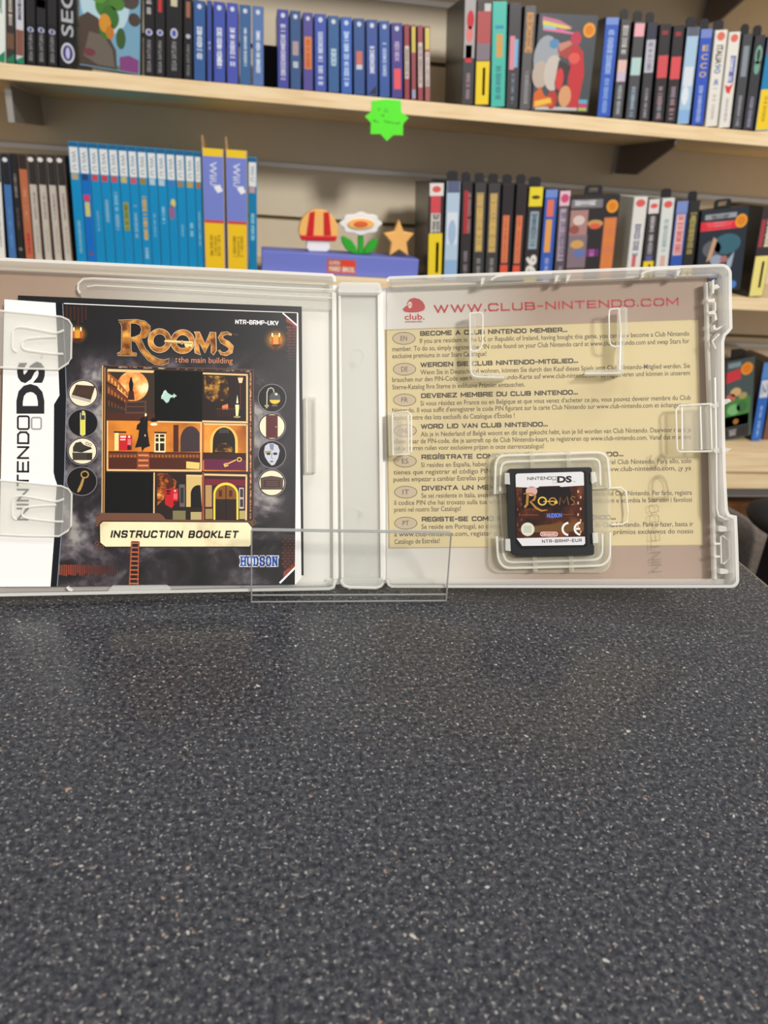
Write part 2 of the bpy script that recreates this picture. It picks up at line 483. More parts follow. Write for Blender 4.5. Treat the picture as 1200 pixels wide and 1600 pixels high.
def decorate(d, w, h, decor):
    """decor in spine fractions from the top; d works in mm, x across, y down"""
    for e in decor:
        k = e[0]
        if k == 'band':
            _, b0, b1, c = e[:4]; a0, a1 = (e[4], e[5]) if len(e) > 5 else (0.03, .97)
            d.rect(a0 * w, b0 * h, a1 * w, b1 * h, M(c), 1); d.basem = M(c)
        elif k == 'sq':
            _, b0, b1, c = e[:4]; cap = e[4] if len(e) > 4 else .5; a = e[5] if len(e) > 5 else .5
            squiggle(d, w, b0 * h, b1 * h, a * w, cap * w, M(c), 3)
        elif k == 'txt':
            _, t, b0, b1, c, cap = e[:6]; bold = e[6] if len(e) > 6 else .012; a = e[7] if len(e) > 7 else .5
            d.text(t, ((a - cap / 2) * w, b0 * h), ((a - cap / 2) * w, b1 * h), cap * w, M(c), 5, bold)
        elif k == 'txtup':
            _, t, b0, b1, c, cap = e[:6]; a = e[6] if len(e) > 6 else .5
            d.text(t, ((a + cap / 2) * w, b1 * h), ((a + cap / 2) * w, b0 * h), cap * w, M(c), 5, .012)
        elif k == 'htxt':
            _, t, a0, a1, b, c, cap = e
            d.text(t, (a0 * w, b * h), (a1 * w, b * h), cap * h, M(c), 5, .012)
        elif k == 'dot':
            _, a, b, r, c = e[:5]; ry = e[5] if len(e) > 5 else r
            d.oval(a * w, b * h, r * w, ry * w, M(c), e[6] if len(e) > 6 else 3, 20)
        elif k == 'poly':
            d.poly([(a * w, b * h) for a, b in e[1]], M(e[2]), e[3] if len(e) > 3 else 2)


def shelf_case(xt, xb, yt, yb, Y, zs, base, decor, label, cat, group, depth=.13, tab=None, shell=None, cap_top=True, lean0=None, kind='game_case', shift=0.0):
    """A case with its printed spine or cover towards the room. xt/xb: left and right edges at height yt/yb in the photo."""
    T0, T1 = atY(xt[0], yt, Y), atY(xt[1], yt, Y)
    B0, B1 = atY(xb[0], yb, Y), atY(xb[1], yb, Y)
    T, B = (T0 + T1) / 2, (B0 + B1) / 2
    lean = math.atan2(T[0] - B[0], T[2] - B[2]) if lean0 is None else lean0
    w = ((T1[0] - T0[0]) + (B1[0] - B0[0])) / 2 * math.cos(lean) * .965
    h = (T[2] - zs) / math.cos(lean) - abs(math.sin(lean)) * w / 2
    X = B[0] + (zs - B[2]) * math.tan(lean)
    z = zs + abs(math.sin(lean)) * w / 2 + .0004
    mat = Matrix.Translation((X, Y, z)) @ Matrix.Rotation(lean, 4, 'Y')
    root = empty(kind, mat, label, cat, group)
    P = lambda x, y, zz: mat @ Vector((x, y, zz))
    mb = MB(); c = .0008
    x0, x1 = -w / 2, w / 2
    boxp = lambda m_, a0, a1, b0, b1, c0, c1, mat_: m_.prism([P(a0, b0, c0), P(a1, b0, c0), P(a1, b1, c0), P(a0, b1, c0)], [P(a0, b0, c1), P(a1, b0, c1), P(a1, b1, c1), P(a0, b1, c1)], mat_)
    boxp(mb, x0, x1, .0006, depth, 0, h, shell or M(base, .3))
    mb.build('shell', root, bevel=c)
    mm = .001
    iw, ih = w - .0012, h - .0012
    mp = lambda x, y, l: P(x0 + .0006 + x * mm, -.00004 - l * .00003, h - .0006 - y * mm)
    d = Decal(mp); d.basem = M(base, .35)
    mb2 = d.mb
    boxp(mb2, x0 + .0006, x1 - .0006, 0, .0006, .0006, h - .0006, M(base, .35))
    decorate(d, iw * 1000, ih * 1000, decor)
    mb2.build('printed_spine' if w < .06 else 'printed_cover', root)
    if tab:
        mb = MB(); ty = .012; tw = min(w * .8, .034)
        pts = [(-tw / 2, 0), (tw / 2, 0), (tw / 2, .012), (tw / 2 - .004, .016), (-tw / 2 + .004, .016), (-tw / 2, .012)]
        hole = [(x * (.55 if w > .06 else .02), .004 + zz * (.5 if w > .06 else .02)) for x, zz in pts]
        n = len(pts)
        A = [P(x, ty, h + zz) for x, zz in pts]; Bk = [P(x, ty + .002, h + zz) for x, zz in pts]
        A2 = [P(x, ty, h + zz) for x, zz in hole]; B2 = [P(x, ty + .002, h + zz) for x, zz in hole]
        fs = [[i, (i + 1) % n, 2 * n + (i + 1) % n, 2 * n + i] for i in range(n)] + [[n + i, n + (i + 1) % n, 3 * n + (i + 1) % n, 3 * n + i] for i in range(n)]
        fs += [[i, (i + 1) % n, n + (i + 1) % n, n + i] for i in range(n)] + [[2 * n + i, 2 * n + (i + 1) % n, 3 * n + (i + 1) % n, 3 * n + i] for i in range(n)]
        mb.add(A + Bk + A2 + B2, fs, M(K, .4)); mb.build('hang_tab', root)
    return root


BLK = M(K, .3)
# upper shelf -----------------------------------------------------------------
upb = lambda x: 98 + .0925 * x
ROUND = [('dot', .5, .62, .40, (196, 196, 208)), ('dot', .5, .62, .26, (70, 80, 150), .2, 4)]


def sat(o=0.):
    return [('band', 0, .60, K), ('dot', .5, .655 + o, .36, (190, 192, 206), .30), ('dot', .5, .655 + o, .20, (74, 78, 140), .24, 4), ('txtup', 'SEGA SATURN', .70 + o, .965, (150, 150, 152), .42)]


U = [  # xt, xb, yt(None = above the frame), base, decor, label, depth
    ((-8, 8), (-7, 9), -60, (226, 232, 226), [('poly', [(0, .97), (1, .88), (1, 1), (0, 1)], (24, 130, 92)), ('sq', .2, .5, (120, 150, 140))], 'white case with green lower corner, first on the upper shelf from the left'),
    ((9, 22), (10, 24), -60, (58, 52, 48), [('sq', .3, .62, (200, 190, 180)), ('band', .7, .86, (110, 78, 56)), ('poly', [(0, .97), (1, .90), (1, 1), (0, 1)], (24, 120, 84))], 'slim dark brown case with green foot at the left end, upper shelf'),
    ((23, 37), (25, 38), -60, (206, 206, 214), [('sq', .3, .56, (70, 72, 90)), ('band', .66, .92, (132, 84, 66)), ('poly', [(0, .97), (1, .92), (1, 1), (0, 1)], (22, 130, 100))], 'slim case with pale top and brown picture below, upper shelf, left end'),
    ((39, 54), (41, 56), -62, K, sat(), 'black case with oval badge, first of three left of the large silver-lettered spine'),
    ((56, 71), (57, 73), -62, K, [('band', .36, .44, RED)] + sat(), 'black case with oval badge and red patch, middle of the three at upper left'),
    ((73, 88), (74, 90), -62, K, sat(.01), 'black case with oval badge, touching the large silver-lettered black spine'),
    ((89, 118), (92, 121), -62, (24, 24, 26), [('txtup', 'SEGA', .06, .70, (176, 178, 182), .66), ('dot', .5, .86, .40, (206, 206, 214), .56), ('dot', .5, .86, .30, (60, 58, 130), .44, 4), ('dot', .5, .86, .12, (190, 190, 210), .32, 5)], 'wide black spine with very large silver letters and a big oval badge at its foot'),
    ((224, 241), (224, 242), -40, K, [('txtup', 'SEGA SATURN', .64, .965, (150, 150, 152), .36), ('dot', .5, .56, .34, (196, 198, 212), .3), ('dot', .5, .56, .2, (64, 82, 170), .2, 4), ('sq', .1, .38, (170, 170, 170))], 'black case right beside the face-out green picture, upper shelf'),
    ((242, 258), (242, 258), -40, K, [('txtup', 'SEGA SATURN', .64, .965, (150, 150, 152), .36), ('dot', .5, .56, .34, (196, 198, 212), .3), ('dot', .5, .56, .2, (64, 82, 170), .2, 4), ('band', .22, .36, (190, 44, 44), .3, .7)], 'black case with red mark, second right of the face-out green picture'),
    ((259, 285), (259, 285), -40, K, [('txtup', 'SEGA SATURN', .64, .93, (150, 150, 152), .30), ('dot', .5, .56, .24, (196, 198, 212), .3), ('dot', .5, .56, .14, (64, 82, 170), .2, 4), ('txt', 'I', .18, .30, (200, 190, 160), .4)], 'widest black case among those before the blue cases, upper shelf'),
    ((287, 301), (287, 301), -40, K, [('txtup', 'SEGA SATURN', .66, .965, (140, 140, 142), .34), ('dot', .5, .58, .30, (176, 178, 196), .26), ('band', .25, .40, (150, 96, 70), .25, .75)], 'last black case, leaning against the first blue case'),
]
for xt, xb, yt, base, dec, lab in U:
    xm = (xb[0] + xb[1]) / 2
    shelf_case(xt, xb, yt, upb(xm), 1.452, Z_UP, base, dec, lab, 'game case', 'cases on the upper shelf', shell=BLK if base != (226, 232, 226) else None)

blue = [  # xl, xr, yt, shade, decor, label words
    (302, 321, 1, (52, 92, 150), [('sq', .32, .75, (214, 222, 236))], 'first blue case from the left, beside the black cases'),
    (323, 331, 1, (60, 80, 156), [('sq', .5, .6, (190, 200, 224))], 'very slim blue case, second of the blue cases from the left'),
    (333, 352, 3, (66, 84, 172), [('sq', .30, .82, (222, 228, 240), .5)], 'violet-blue case with long white title, third of the blue cases'),
    (354, 372, 5, (74, 86, 176), [('sq', .30, .80, (216, 220, 238), .5)], 'violet-blue case, fourth of the blue cases from the left'),
    (374, 392, 8, (58, 100, 150), [('sq', .28, .78, (206, 220, 230), .3)], 'steel blue case with thin title, fifth of the blue cases'),
    (394, 412, 10, (88, 118, 172), [('sq', .30, .84, (216, 226, 240), .4)], 'pale blue case standing left of the dark gap'),
    (433, 451, 15, (70, 76, 158), [('sq', .18, .90, (196, 196, 216), .5)], 'violet case standing right of the dark gap'),
    (453, 470, 17, (58, 88, 136), [('band', .38, .56, (170, 150, 150), .2, .8), ('sq', .62, .72, (200, 210, 220))], 'blue case with small pale picture, right of the dark gap'),
    (473, 489, 20, (86, 78, 150), [('band', .30, .72, (216, 128, 62), .12, .88), ('sq', .34, .70, (190, 90, 40), .5)], 'purple case with orange title block, upper shelf'),
    (491, 510, 22, (66, 88, 172), [('sq', .18, .92, (196, 206, 232), .5)], 'blue case with long pale title, right of the purple one'),
    (512, 530, 25, (56, 98, 150), [('sq', .42, .66, (176, 206, 220), .55)], 'teal-blue case with short title, upper shelf'),
    (532, 550, 27, (58, 100, 184), [('sq', .18, .90, (190, 214, 244), .5)], 'bright blue case with long light title, upper shelf'),
    (552, 570, 29, (54, 86, 146), [('band', .42, .60, (200, 112, 96), .22, .78), ('band', .60, .66, (200, 206, 214), .22, .78)], 'blue case with small orange picture on its spine'),
    (572, 590, 31, (60, 84, 152), [('sq', .34, .70, (206, 214, 234), .5), ('poly', [(.1, .98), (.9, .86), (.9, .98)], (34, 40, 60))], 'blue case with dark torn lower corner above the green tag'),
    (592, 609, 33, (56, 90, 160), [('sq', .28, .72, (180, 200, 232), .4)], 'blue case right of the torn one, above the green tag'),
    (611, 629, 36, (74, 66, 140), [('sq', .24, .50, (180, 160, 200), .5), ('band', .60, .88, (232, 88, 96), .2, .85)], 'purple case with red block near its foot, last before the slim ones'),
    (631, 640, 38, (150, 66, 76), [('band', .28, .72, (206, 200, 190), .1, .9), ('sq', .32, .7, (110, 90, 90), .5)], 'slim case, red with white middle, first of the four slim ones'),
    (642, 650, 39, (150, 74, 84), [('band', .02, .36, (206, 190, 90), .08, .92), ('band', .86, .98, (150, 160, 190), .1, .9)], 'slim case with yellow top and red body, upper shelf'),
    (652, 661, 40, (156, 72, 80), [('band', .22, .82, (206, 200, 192), .1, .9), ('sq', .26, .8, (120, 100, 100), .5)], 'slim red case with long white middle, third of the slim ones'),
    (663, 672, 41, (160, 96, 92), [('band', .02, .30, (214, 200, 100), .08, .92), ('band', .34, .80, (216, 210, 200), .1, .9), ('sq', .36, .8, (110, 100, 96), .5)], 'slim case with yellow top at the end of the blue row'),
]
for xl, xr, yt, base, dec, lab in blue:
    xm = (xl + xr) / 2
    d = [('dot', .5, .07, .2, (206, 212, 226))] if xr - xl > 12 else []
    shelf_case((xl, xr), (xl + .6, xr + .6), yt, upb(xm), 1.453, Z_UP, base, d + dec, lab, 'game case', 'blue cases on the upper shelf', shell=M((42, 62, 120), .3) if xr - xl > 12 else M((40, 30, 32), .3), depth=.105)
# tall dark box lying back in the gap
mb = MB(); a = atY(416, 70, 1.54); b = atY(433, 130, 1.54)
boxw(mb, a[0] - .02, b[0] + .01, 1.54, 1.66, Z_UP + .0005, a[2], M((34, 30, 28), .6))
tag(mb.build('storage_box', bevel=.002), 'dark box set back in the gap between the blue cases', 'box')

BL = [('txtup', 'MEGA DRIVE', .60, .97, (150, 150, 156), .34)]
R = [
    ((725, 746), (721, 739), -6, (60, 58, 60), [('band', 0, .56, (172, 168, 166)), ('dot', .55, .21, .32, RED, .7), ('dot', .5, .34, .3, (222, 120, 120), .6), ('band', .44, .60, (206, 42, 62), .2, .75)] + [('sq', .70, .95, (130, 130, 136), .4)], 'dark case with grey top and red emblems, first of the upper right group', 0),
    ((746, 769), (740, 765), 0, (64, 48, 50), [('band', .10, .40, (176, 84, 84)), ('band', .03, .10, (200, 196, 196), .5, .95), ('band', .40, .56, (128, 118, 128)), ('band', .57, .99, YEL), ('band', .63, .90, (190, 170, 60), .5, .68)], 'case with red upper half and yellow lower half, upper shelf', 0),
    ((769, 793), (766, 789), 2, TEAL, [('band', .30, .52, (206, 160, 84), .3, .75), ('band', .22, .25, (60, 140, 180), .2, .8), ('sq', .60, .94, (56, 140, 130), .4)], 'teal green case on the upper shelf', 0),
    ((796, 816), (790, 809), 5, (62, 60, 64), [('band', .30, .62, (216, 140, 150), .12, .55), ('band', .33, .60, (120, 176, 220), .55, .85), ('sq', .66, .95, (92, 92, 96), .4)], 'dark grey case with pink and blue picture, upper shelf', 0),
    ((820, 839), (811, 829), 9, (92, 90, 92), [('sq', .06, .44, (206, 152, 88), .7), ('sq', .62, .94, (150, 148, 150), .4)], 'grey case with gold script title, touching the face-out warrior cover', 0),
    ((947, 968), (931, 954), 27, (52, 92, 188), [('band', 0, .07, (120, 146, 210)), ('sq', .12, .56, (150, 176, 226), .5), ('sq', .60, .96, (120, 156, 220), .4)], 'royal blue case right of the face-out warrior cover', 0),
    ((970, 988), (957, 971), 30, (82, 80, 82), [('sq', .06, .34, (190, 188, 186), .6), ('band', .40, .52, (226, 186, 176)), ('band', .52, .62, (200, 184, 206)), ('sq', .66, .96, (140, 150, 156), .5)], 'dark grey case with blush pink band at mid height', 1),
    ((991, 1010), (977, 993), 33, (78, 78, 82), [('band', .02, .15, (232, 170, 180)), ('band', .36, .54, (176, 206, 202)), ('sq', .66, .97, (120, 140, 160), .5)], 'dark case with pink top and pale mint patch', 1),
    ((1012, 1028), (998, 1014), 35, (62, 60, 64), [('band', .02, .16, (52, 54, 74)), ('band', .17, .50, (190, 188, 196)), ('sq', .19, .48, (120, 120, 150), .5), ('sq', .66, .97, (130, 124, 132), .4)], 'dark case with tall pale grey title block', 1),
    ((1031, 1050), (1019, 1036), 38, (50, 46, 48), [('band', .06, .10, (150, 46, 52), .2, .75), ('band', .31, .54, (208, 78, 84)), ('sq', .62, .97, (130, 130, 140), .5)], 'black case with red block, left one of the two alike', 0),
    ((1052, 1071), (1039, 1055), 40, (50, 46, 48), [('band', .06, .10, (160, 46, 52), .2, .75), ('band', .31, .54, (214, 78, 84)), ('sq', .62, .97, (130, 130, 140), .5)], 'black case with red block, right one of the two alike', 0),
    ((1075, 1093), (1056, 1077), 42, (168, 198, 222), [('band', 0, .09, (92, 96, 112)), ('band', .40, .60, (214, 222, 230), .1, .9), ('band', .85, .99, (136, 176, 220)), ('dot', .4, .7, .3, (220, 228, 236), .7)], 'light sky blue case on the upper shelf', 1),
    ((1095, 1114), (1079, 1099), 45, (52, 88, 190), [('band', 0, .09, (116, 134, 200)), ('htxt', 'E', .28, .80, .22, (222, 190, 90), .055), ('htxt', 'C', .26, .80, .31, (222, 190, 90), .055), ('htxt', 'C', .24, .80, .40, (222, 190, 90), .055), ('htxt', 'O', .22, .80, .49, (222, 190, 90), .055), ('sq', .58, .97, (150, 170, 220), .4)], 'bright blue case with four yellow curved letters down its upper spine', 1),
    ((1117, 1138), (1101, 1120), 47, (228, 224, 214), [('dot', .5, .06, .34, (216, 110, 90), .3), ('txt', 'ITALIA', .15, .34, (70, 66, 70), .5, .03), ('txt', '90', .34, .44, (90, 110, 170), .5), ('sq', .50, .60, (110, 130, 180), .4), ('sq', .66, .94, (190, 186, 178), .3)], 'white case with black and blue slanted lettering, left of the red-marked white one', 1),
    ((1139, 1158), (1122, 1140), 50, (228, 224, 216), [('dot', .5, .06, .34, (216, 110, 90), .3), ('band', .24, .52, (92, 104, 170), .35, .85), ('sq', .26, .5, (220, 220, 226), .4), ('poly', [(.1, .54), (.5, .56), (.9, .52), (.6, .64), (.3, .62)], (214, 62, 54)), ('sq', .68, .94, (200, 196, 190), .3)], 'white case with blue stripe and red mark, upper shelf', 0),
    ((1161, 1177), (1143, 1158), 53, (72, 74, 78), [('band', .12, .44, (132, 142, 150), .2, .8), ('sq', .64, .97, (140, 136, 146), .4)], 'plain dark grey case left of the mint-marked one', 1),
    ((1180, 1197), (1160, 1176), 55, (60, 60, 64), [('dot', .55, .20, .36, (120, 170, 150), .8), ('dot', .55, .20, .2, (60, 60, 64), .5, 4), ('dot', .55, .33, .3, (110, 160, 140), .6), ('sq', .64, .97, (140, 136, 160), .4)], 'dark case with mint green squiggle near the right edge', 1),
    ((1200, 1222), (1178, 1200), 57, (36, 132, 184), [('band', 0, .18, (150, 80, 90)), ('band', .55, .99, (240, 204, 30)), ('sq', .62, .9, (190, 150, 20), .3)], 'case with blue top and yellow foot cut by right edge, upper shelf', 0),
]
for xt, xb, yt, base, dec, lab, tb in R:
    xm = (xb[0] + xb[1]) / 2
    shelf_case(xt, xb, yt, upb(xm), 1.453, Z_UP, base, dec, lab, 'game case', 'cases at the right of the upper shelf', shell=M((40, 39, 41), .25) if base not in ((228, 224, 214), (228, 224, 216)) else M((222, 220, 212), .3), tab=tb)

# face-out covers
shelf_case((122, 221), (122, 222), -58, upb(172), 1.452, Z_UP, (116, 160, 186), [
    ('dot', .42, .38, .40, (176, 206, 216), .46, 1), ('poly', [(0, .54), (.14, .48), (.30, .52), (.44, .62), (.52, .72), (.60, .80), (.62, .99), (0, .99)], (72, 58, 50)),
    ('poly', [(.16, .66), (.40, .68), (.54, .80), (.58, .97), (.30, .97), (.06, .9)], (104, 94, 84), 3), ('dot', .16, .86, .10, (110, 50, 60), .06, 4),
    ('dot', .42, .40, .16, (62, 116, 40), .17, 4), ('dot', .50, .50, .15, (52, 104, 34), .18, 5), ('dot', .32, .32, .12, (86, 140, 52), .10, 5), ('dot', .62, .36, .12, (70, 122, 40), .10, 5),
    ('dot', .44, .62, .12, (56, 110, 34), .14, 5), ('dot', .68, .68, .08, (48, 86, 36), .16, 5), ('dot', .42, .56, .10, (206, 140, 40), .14, 6), ('dot', .50, .64, .07, (188, 116, 30), .10, 7),
    ('dot', .82, .30, .16, (72, 60, 56), .14, 3), ('dot', .90, .48, .10, (66, 54, 50), .10, 3), ('poly', [(.66, .86), (.82, .83), (.98, .86), (.98, .99), (.66, .99)], (126, 60, 120), 4), ('band', .95, .99, (64, 130, 54), .44, .66)],
    'face-out case with green leafy picture over grey rocks, upper shelf', 'game case', 'cases on the upper shelf', depth=.028, shell=BLK)
shelf_case((841, 937), (827, 921), 22, upb(880) - 4, 1.449, Z_UP, (74, 78, 84), [
    ('poly', [(.06, .03), (.34, .06), (.58, .13), (.44, .16), (.06, .10)], (196, 120, 150)), ('poly', [(.07, .07), (.5, .12), (.56, .15), (.07, .12)], (216, 206, 90), 3), ('poly', [(.08, .12), (.70, .19), (.70, .205), (.08, .17)], (214, 120, 160)), ('poly', [(.08, .115), (.3, .13), (.3, .16), (.08, .15)], (150, 190, 206), 4),
    ('dot', .87, .15, .105, (236, 158, 40), .105, 5), ('dot', .87, .15, .07, (216, 128, 30), .07, 6),
    ('dot', .18, .46, .22, (158, 164, 172), .34, 2), ('dot', .10, .62, .14, (188, 172, 158), .2, 3), ('dot', .32, .60, .16, (200, 190, 180), .26, 4), ('dot', .30, .30, .09, (90, 140, 180), .07, 4),
    ('dot', .66, .24, .09, (190, 60, 80), .10, 5), ('dot', .56, .36, .20, (170, 70, 64), .12, 4), ('poly', [(.36, .30), (.56, .26), (.60, .30), (.40, .38)], (196, 136, 116), 6), ('poly', [(.60, .32), (.80, .36), (.86, .60), (.80, .96), (.64, .96), (.58, .6)], (196, 50, 56), 5),
    ('poly', [(.40, .46), (.62, .52), (.56, .72), (.44, .97), (.36, .7)], (64, 52, 56), 6), ('dot', .44, .66, .07, (210, 60, 60), .16, 7), ('dot', .56, .84, .11, (214, 156, 110), .16, 7), ('dot', .34, .88, .09, (180, 60, 50), .14, 7), ('dot', .66, .44, .10, (220, 90, 84), .08, 7),
    ('poly', [(.02, .82), (.12, .74), (.20, .84), (.34, .86), (.36, .94), (.02, .97)], (214, 100, 40), 8), ('poly', [(.04, .90), (.3, .86), (.34, .91), (.04, .96)], (236, 190, 70), 9), ('band', .955, .99, (196, 192, 186), .06, .80),
    ('band', .87, .91, (90, 170, 200), .82, .97), ('band', .91, .96, (190, 70, 110), .82, .97), ('band', .96, .99, (180, 190, 90), .82, .97)],
    'face-out case with armoured warrior in red cape and orange round sticker', 'game case', 'cases at the right of the upper shelf', depth=.028, shell=BLK)

# middle shelf, left ------------------------------------------------------------
mlb = lambda x: 401 + .04 * x
ML = [
    ((-13, -.5), (-3.5, 9.5), 240, W_, [('band', 0, .26, K), ('sq', .5, .9, (190, 186, 178), .3)], 'white case with black top cut by left edge, middle shelf'),
    ((2, 14), (13, 27), 241, (70, 116, 176), [('band', 0, .28, K), ('dot', .4, .05, .34, (226, 222, 216), .3), ('sq', .5, .9, (100, 146, 200), .4)], 'blue case with black top, middle shelf at far left'),
    ((15, 26), (28, 39), 241, (38, 36, 38), [('sq', .18, .40, (150, 146, 140), .4), ('sq', .5, .7, (90, 84, 80), .4), ('dot', .5, .9, .34, (120, 116, 100), .3)], 'black case between the blue and the orange-brown cases'),
    ((27, 41), (40, 54), 242, (186, 108, 72), [('band', 0, .13, (40, 36, 36)), ('sq', .30, .62, (206, 140, 108), .4), ('sq', .74, .95, (196, 60, 66), .5)], 'orange-brown case at the left of the middle shelf'),
] + [((42 + 15 * k, 54.5 + 15 * k), (54 + 15.5 * k, 68.5 + 15.3 * k), 242 + k * .5, (196, 188, 176), [('band', 0, .27, (42, 38, 36)), ('dot', .4, .04, .36, (226, 222, 216), .3), ('sq', .34, .6, (160, 150, 140), .36), ('sq', .66, .92, (170, 160, 150), .2), ('band', 0, .98, (120, 76, 48), .88, .99)],
      'off-white case with black top, %s of the four beside the turquoise row' % ORD[k]) for k in range(4)]
for xt, xb, yt, base, dec, lab in ML:
    shelf_case(xt, xb, yt, mlb((xb[0] + xb[1]) / 2), 1.456, Z_MID, base, dec, lab, 'game case', 'cases at the left of the middle shelf', shell=M((44, 40, 40), .3))
wt = [303, 347, 392.5, 437, 480.5, 524, 567.5, 609.5, 653.5, 695, 737.5, 780.5, 823.5, 866.5, 897]
wb = [340, 388.5, 430.5, 472.5, 516.5, 557, 598, 638, 680, 720, 762.5, 801, 841, 882, 911]
feat = [('sq', .64, .92, (90, 176, 214), .4), ('mush',), ('sq', .55, .72, (86, 172, 210), .3), ('sq', .45, .64, (120, 190, 220), .4), ('sq', .38, .7, (110, 186, 222), .5), ('yel',), ('sq', .48, .76, (110, 186, 220), .4), ('gold',), ('sq', .54, .74, (96, 176, 214), .3), ('sq', .46, .62, (120, 190, 224), .4), ('ban',), ('sq', .62, .72, (110, 180, 214), .3), ('sq', .6, .72, (130, 196, 226), .4), ('sq', .5, .8, (130, 196, 226), .3)]
fdesc = ['pale lettering low on the spine', 'a red and yellow picture', 'faint short lettering', 'pale lettering in the middle', 'long pale lettering', 'a yellow-green title block', 'light blue lettering', 'a long gold title', 'faint lettering', 'pale blue lettering', 'a yellow and mauve picture', 'small lettering', 'a small pale title', 'a half-hidden spine']
sqc = [(176, 164, 130), (30, 60, 110), (196, 70, 84), (190, 66, 76), (196, 80, 90), (196, 180, 110), (200, 86, 96), (150, 130, 60), (180, 200, 216), (180, 200, 216), (60, 120, 190), (150, 130, 90), (180, 160, 90), (170, 110, 50)]
for k in range(14):
    s = .35
    f = feat[k]
    dec = [('band', 0, .035, (20, 92, 140)), ('band', .04, .245, (226, 228, 228), .05, .95), ('txt', 'Wii U', .07, .22, (120, 146, 158), .44), ('band', .25, .30, sqc[k], .1, .8)]
    if f[0] == 'mush': dec += [('band', .42, .47, (206, 60, 90), .15, .8), ('band', .48, .60, (206, 200, 110), .2, .75), ('dot', .5, .92, .25, (120, 70, 90), .2)]
    elif f[0] == 'yel': dec += [('band', .46, .70, (150, 152, 50), .2, .8), ('sq', .48, .69, (90, 100, 40), .4)]
    elif f[0] == 'gold': dec += [('sq', .40, .78, (220, 178, 70), .5), ('sq', .84, .94, (150, 190, 210), .4)]
    elif f[0] == 'ban': dec += [('dot', .6, .44, .3, (216, 200, 110), .5), ('dot', .4, .52, .34, (150, 96, 140), .9)]
    else: dec += [f]
    base = (8, 140, 196) if k != 1 else (10, 110, 196)
    xt = (wt[k] * s, (wt[k + 1] - 1) * s); xb = (wb[k] * s, (wb[k + 1] - 1) * s)
    shelf_case(xt, xb, 221.5 + 16 * k / 13, 401 + .06 * (xb[0] - 119), 1.456, Z_MID, base, dec,
               'turquoise case, %s from the left of its row, with %s' % (ORD[k], fdesc[k]), 'game case', 'turquoise cases on the middle shelf', shell=M((70, 164, 204), .2))
shelf_case((387, 401.5), (388.5, 402), 246, 420, 1.456, Z_MID, (14, 124, 174), [('band', 0, .035, (20, 92, 140)), ('band', .04, .245, (222, 226, 228), .05, .95), ('txt', 'Wii U', .07, .2, (120, 146, 158), .44), ('band', .25, .30, (186, 150, 160), .1, .8), ('sq', .48, .72, (120, 196, 226), .5)],
           'lone turquoise case right of the blue and yellow boxes', 'game case', 'turquoise cases on the middle shelf', shell=M((70, 164, 204), .2))
wiiu = lambda: [('band', 0, .058, (240, 200, 30)), ('txt', 'Wii', .10, .24, (214, 220, 240), .32), ('txt', 'U', .25, .29, (214, 220, 240), .3), ('poly', [(.5, .30), (.8, .28), (.95, .33), (.7, .35)], (236, 238, 244)), ('band', .575, .60, (206, 70, 60)), ('band', .60, .995, (240, 196, 14)), ('sq', .70, .88, (150, 116, 10), .16, .35), ('sq', .70, .88, (160, 124, 10), .14, .55), ('sq', .70, .88, (150, 116, 10), .14, .72)]
for (xt, xb, yt, lab) in (((314.5, 350), (319.5, 353), 232.5, 'blue and yellow box, left one of the pair, raised card flap on top'), ((351.5, 386.5), (355, 388), 235, 'blue and yellow box, right one of the pair, beside the lone turquoise case')):
    r = shelf_case(xt, xb, yt, 417.5, 1.450, Z_MID, LAV, wiiu(), lab, 'boxed game', 'blue and yellow boxes', shell=M((228, 200, 60), .6), kind='game_box', depth=.14)
    mt = WM[r.name]; mb = MB()
    hh = max(v.co.z for v in r.children[0].data.vertices); ww = max(v.co.x for v in r.children[0].data.vertices)
    q = lambda x, y, z: mt @ Vector((x, y, z))
    mb.prism([q(-ww, .002, hh - .001), q(-ww + .003, .002, hh - .001), q(-ww + .003, .12, hh - .001), q(-ww, .12, hh - .001)], [q(-ww - .001, .002, hh + .020), q(-ww + .002, .002, hh + .020), q(-ww + .003, .12, hh + .004), q(-ww, .12, hh + .004)], M((168, 136, 96), .8))
    mb.build('card_flap', r)

